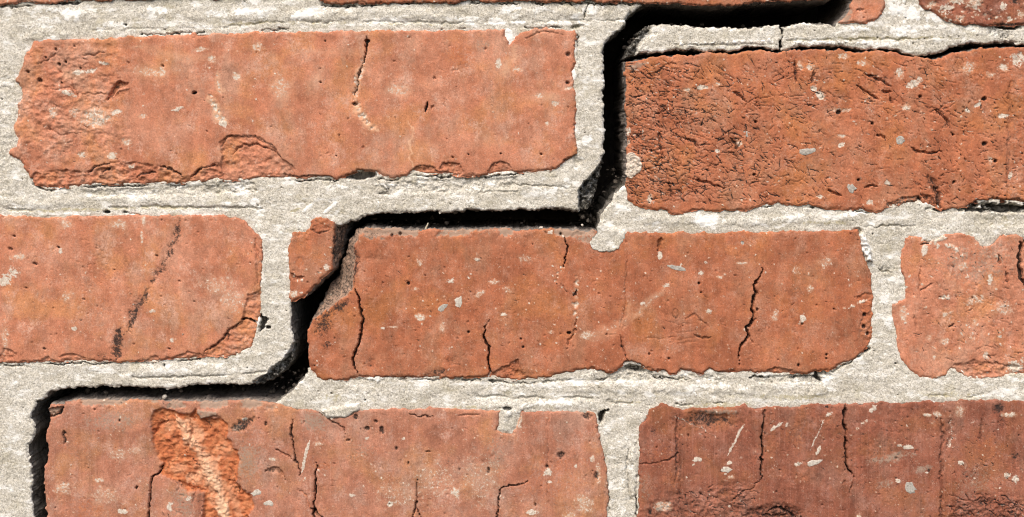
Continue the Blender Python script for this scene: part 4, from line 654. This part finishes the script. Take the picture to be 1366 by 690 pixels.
# ------------------------------------------------------------------ dark core added to keep light from leaking in at back and edges
def box(bx):
    x0, y0, z0, x1, y1, z1 = bx
    v = [(x, y, z) for x in (x0, x1) for y in (y0, y1) for z in (z0, z1)]
    return v, [(0, 1, 3, 2), (4, 6, 7, 5), (0, 4, 5, 1), (2, 3, 7, 6), (0, 2, 6, 4), (1, 5, 7, 3)]
def wx(p): return (p-CX)*PX
def wz(p): return (CY-p)*PX-BASE
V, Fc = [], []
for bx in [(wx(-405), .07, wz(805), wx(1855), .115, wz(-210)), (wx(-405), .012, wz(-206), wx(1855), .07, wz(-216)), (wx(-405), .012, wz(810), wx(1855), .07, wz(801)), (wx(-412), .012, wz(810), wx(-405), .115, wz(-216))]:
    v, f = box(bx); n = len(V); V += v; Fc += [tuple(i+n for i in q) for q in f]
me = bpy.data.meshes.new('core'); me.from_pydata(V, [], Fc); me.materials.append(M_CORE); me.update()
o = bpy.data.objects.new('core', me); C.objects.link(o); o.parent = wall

# ------------------------------------------------------------------ loose bits lying in the crack
def rock(name, px, py, h, r, mat, label, cat, group=None, el=(1, 1, 1), seed=0):
    rr = random.Random(seed); import bmesh
    bm = bmesh.new(); bmesh.ops.create_icosphere(bm, subdivisions=2, radius=1)
    k = [Vector((rr.gauss(0, 1), rr.gauss(0, 1), rr.gauss(0, 1))).normalized() for _ in range(7)]; lim = [rr.uniform(.55, .85) for _ in k]
    for v in bm.verts:
        for a, c in zip(k, lim):
            q = v.co.dot(a)
            if q > c: v.co -= a*(q-c)
        v.co = Vector((v.co.x*el[0], v.co.y*el[1], v.co.z*el[2]))*r
    me = bpy.data.meshes.new(name); bm.to_mesh(me); bm.free(); me.materials.append(mat)
    o = bpy.data.objects.new(name, me); C.objects.link(o); o.location = ((px-CX)*PX, -h*.001, (CY-py)*PX)
    o['label'] = label; o['category'] = cat
    if group: o['group'] = group
    return o
rock('stone_chip', 722, 305, -2.5, .0010, M_LIME, 'white stone chip on the ledge in the middle run of the crack', 'stone chip', 'chips lying in the crack', (1.1, 1, .8), 3)
rock('stone_chip', 218, 531, -2.5, .0011, M_GREY, 'grey stone chip on the ledge in the lower run of the crack', 'stone chip', 'chips lying in the crack', (1, 1, .9), 8)
rock('stone_chip', 777, 301, -3, .0006, M_LIME, 'tiny white chip beside the mortar blob at the crack corner', 'stone chip', 'chips lying in the crack', (1, 1, 1), 5)
def straw_stub(name, a, b, r, label):
    import bmesh
    me = bpy.data.meshes.new(name); bm = bmesh.new(); A, B = Vector(a), Vector(b); d = (B-A).normalized(); s = d.cross(Vector((0, 1, 0))).normalized(); t = d.cross(s)
    rg = []
    for k in range(5):
        p = A.lerp(B, k/4)+s*r*.4*math.sin(k*1.3); rk = r*(1-.12*k)
        rg.append([bm.verts.new(p+(s*math.cos(2*math.pi*i/7)+t*math.sin(2*math.pi*i/7))*rk) for i in range(7)])
    for k in range(4):
        for i in range(7): bm.faces.new((rg[k][i], rg[k][(i+1) % 7], rg[k+1][(i+1) % 7], rg[k+1][i]))
    bm.faces.new(rg[0][::-1]); bm.faces.new(rg[-1]); bm.to_mesh(me); bm.free(); me.materials.append(M_STRAW)
    o = bpy.data.objects.new(name, me); C.objects.link(o); o['label'] = label; o['category'] = 'straw'
def rubble():
    q = random.Random(12); V, Fc, n = [], [], 0
    import bmesh
    def add(px, py, h, r):
        bm = bmesh.new(); bmesh.ops.create_icosphere(bm, subdivisions=1, radius=1)
        a, b, c = q.uniform(.7, 1.3), q.uniform(.7, 1.3), q.uniform(.6, 1.1)
        off = len(V); bm.verts.index_update()
        for v in bm.verts:
            k = q.uniform(.7, 1.15)*r
            V.append(((px-CX)*PX+v.co.x*a*k, -h*.001+v.co.y*b*k, (CY-py)*PX+v.co.z*c*k))
        for f in bm.faces: Fc.append(tuple(v.index+off for v in f.verts))
        bm.free()
    for x0, x1, y0, y1, h0, h1, k in [(492,795,294,306,-30,-5,45),(80,360,521,534,-30,-5,45),(775,798,268,300,-26,-6,60),(352,398,500,536,-26,-6,70),(806,828,225,268,-26,-8,30),(834,852,48,72,-16,-5,30),(870,1105,26,34,-30,-8,20)]:
        for _ in range(k): add(q.uniform(x0, x1), q.uniform(y0, y1), q.uniform(h0, h1), .0002+.001*q.random()**3)
    me = bpy.data.meshes.new('rubble'); me.from_pydata(V, [], Fc); me.materials.append(M_RUB); me.update()
    o = bpy.data.objects.new('rubble', me); C.objects.link(o); o['kind'] = 'stuff'
    o['label'] = 'dark crumbs and grit lying along the inside of the crack'; o['category'] = 'rubble'
rubble()
straw_stub('straw_stub', ((567-CX)*PX, .004, (CY-309)*PX), ((570-CX)*PX, .003, (CY-298)*PX), .0005, 'short pale straw stub standing in the middle run of the crack')
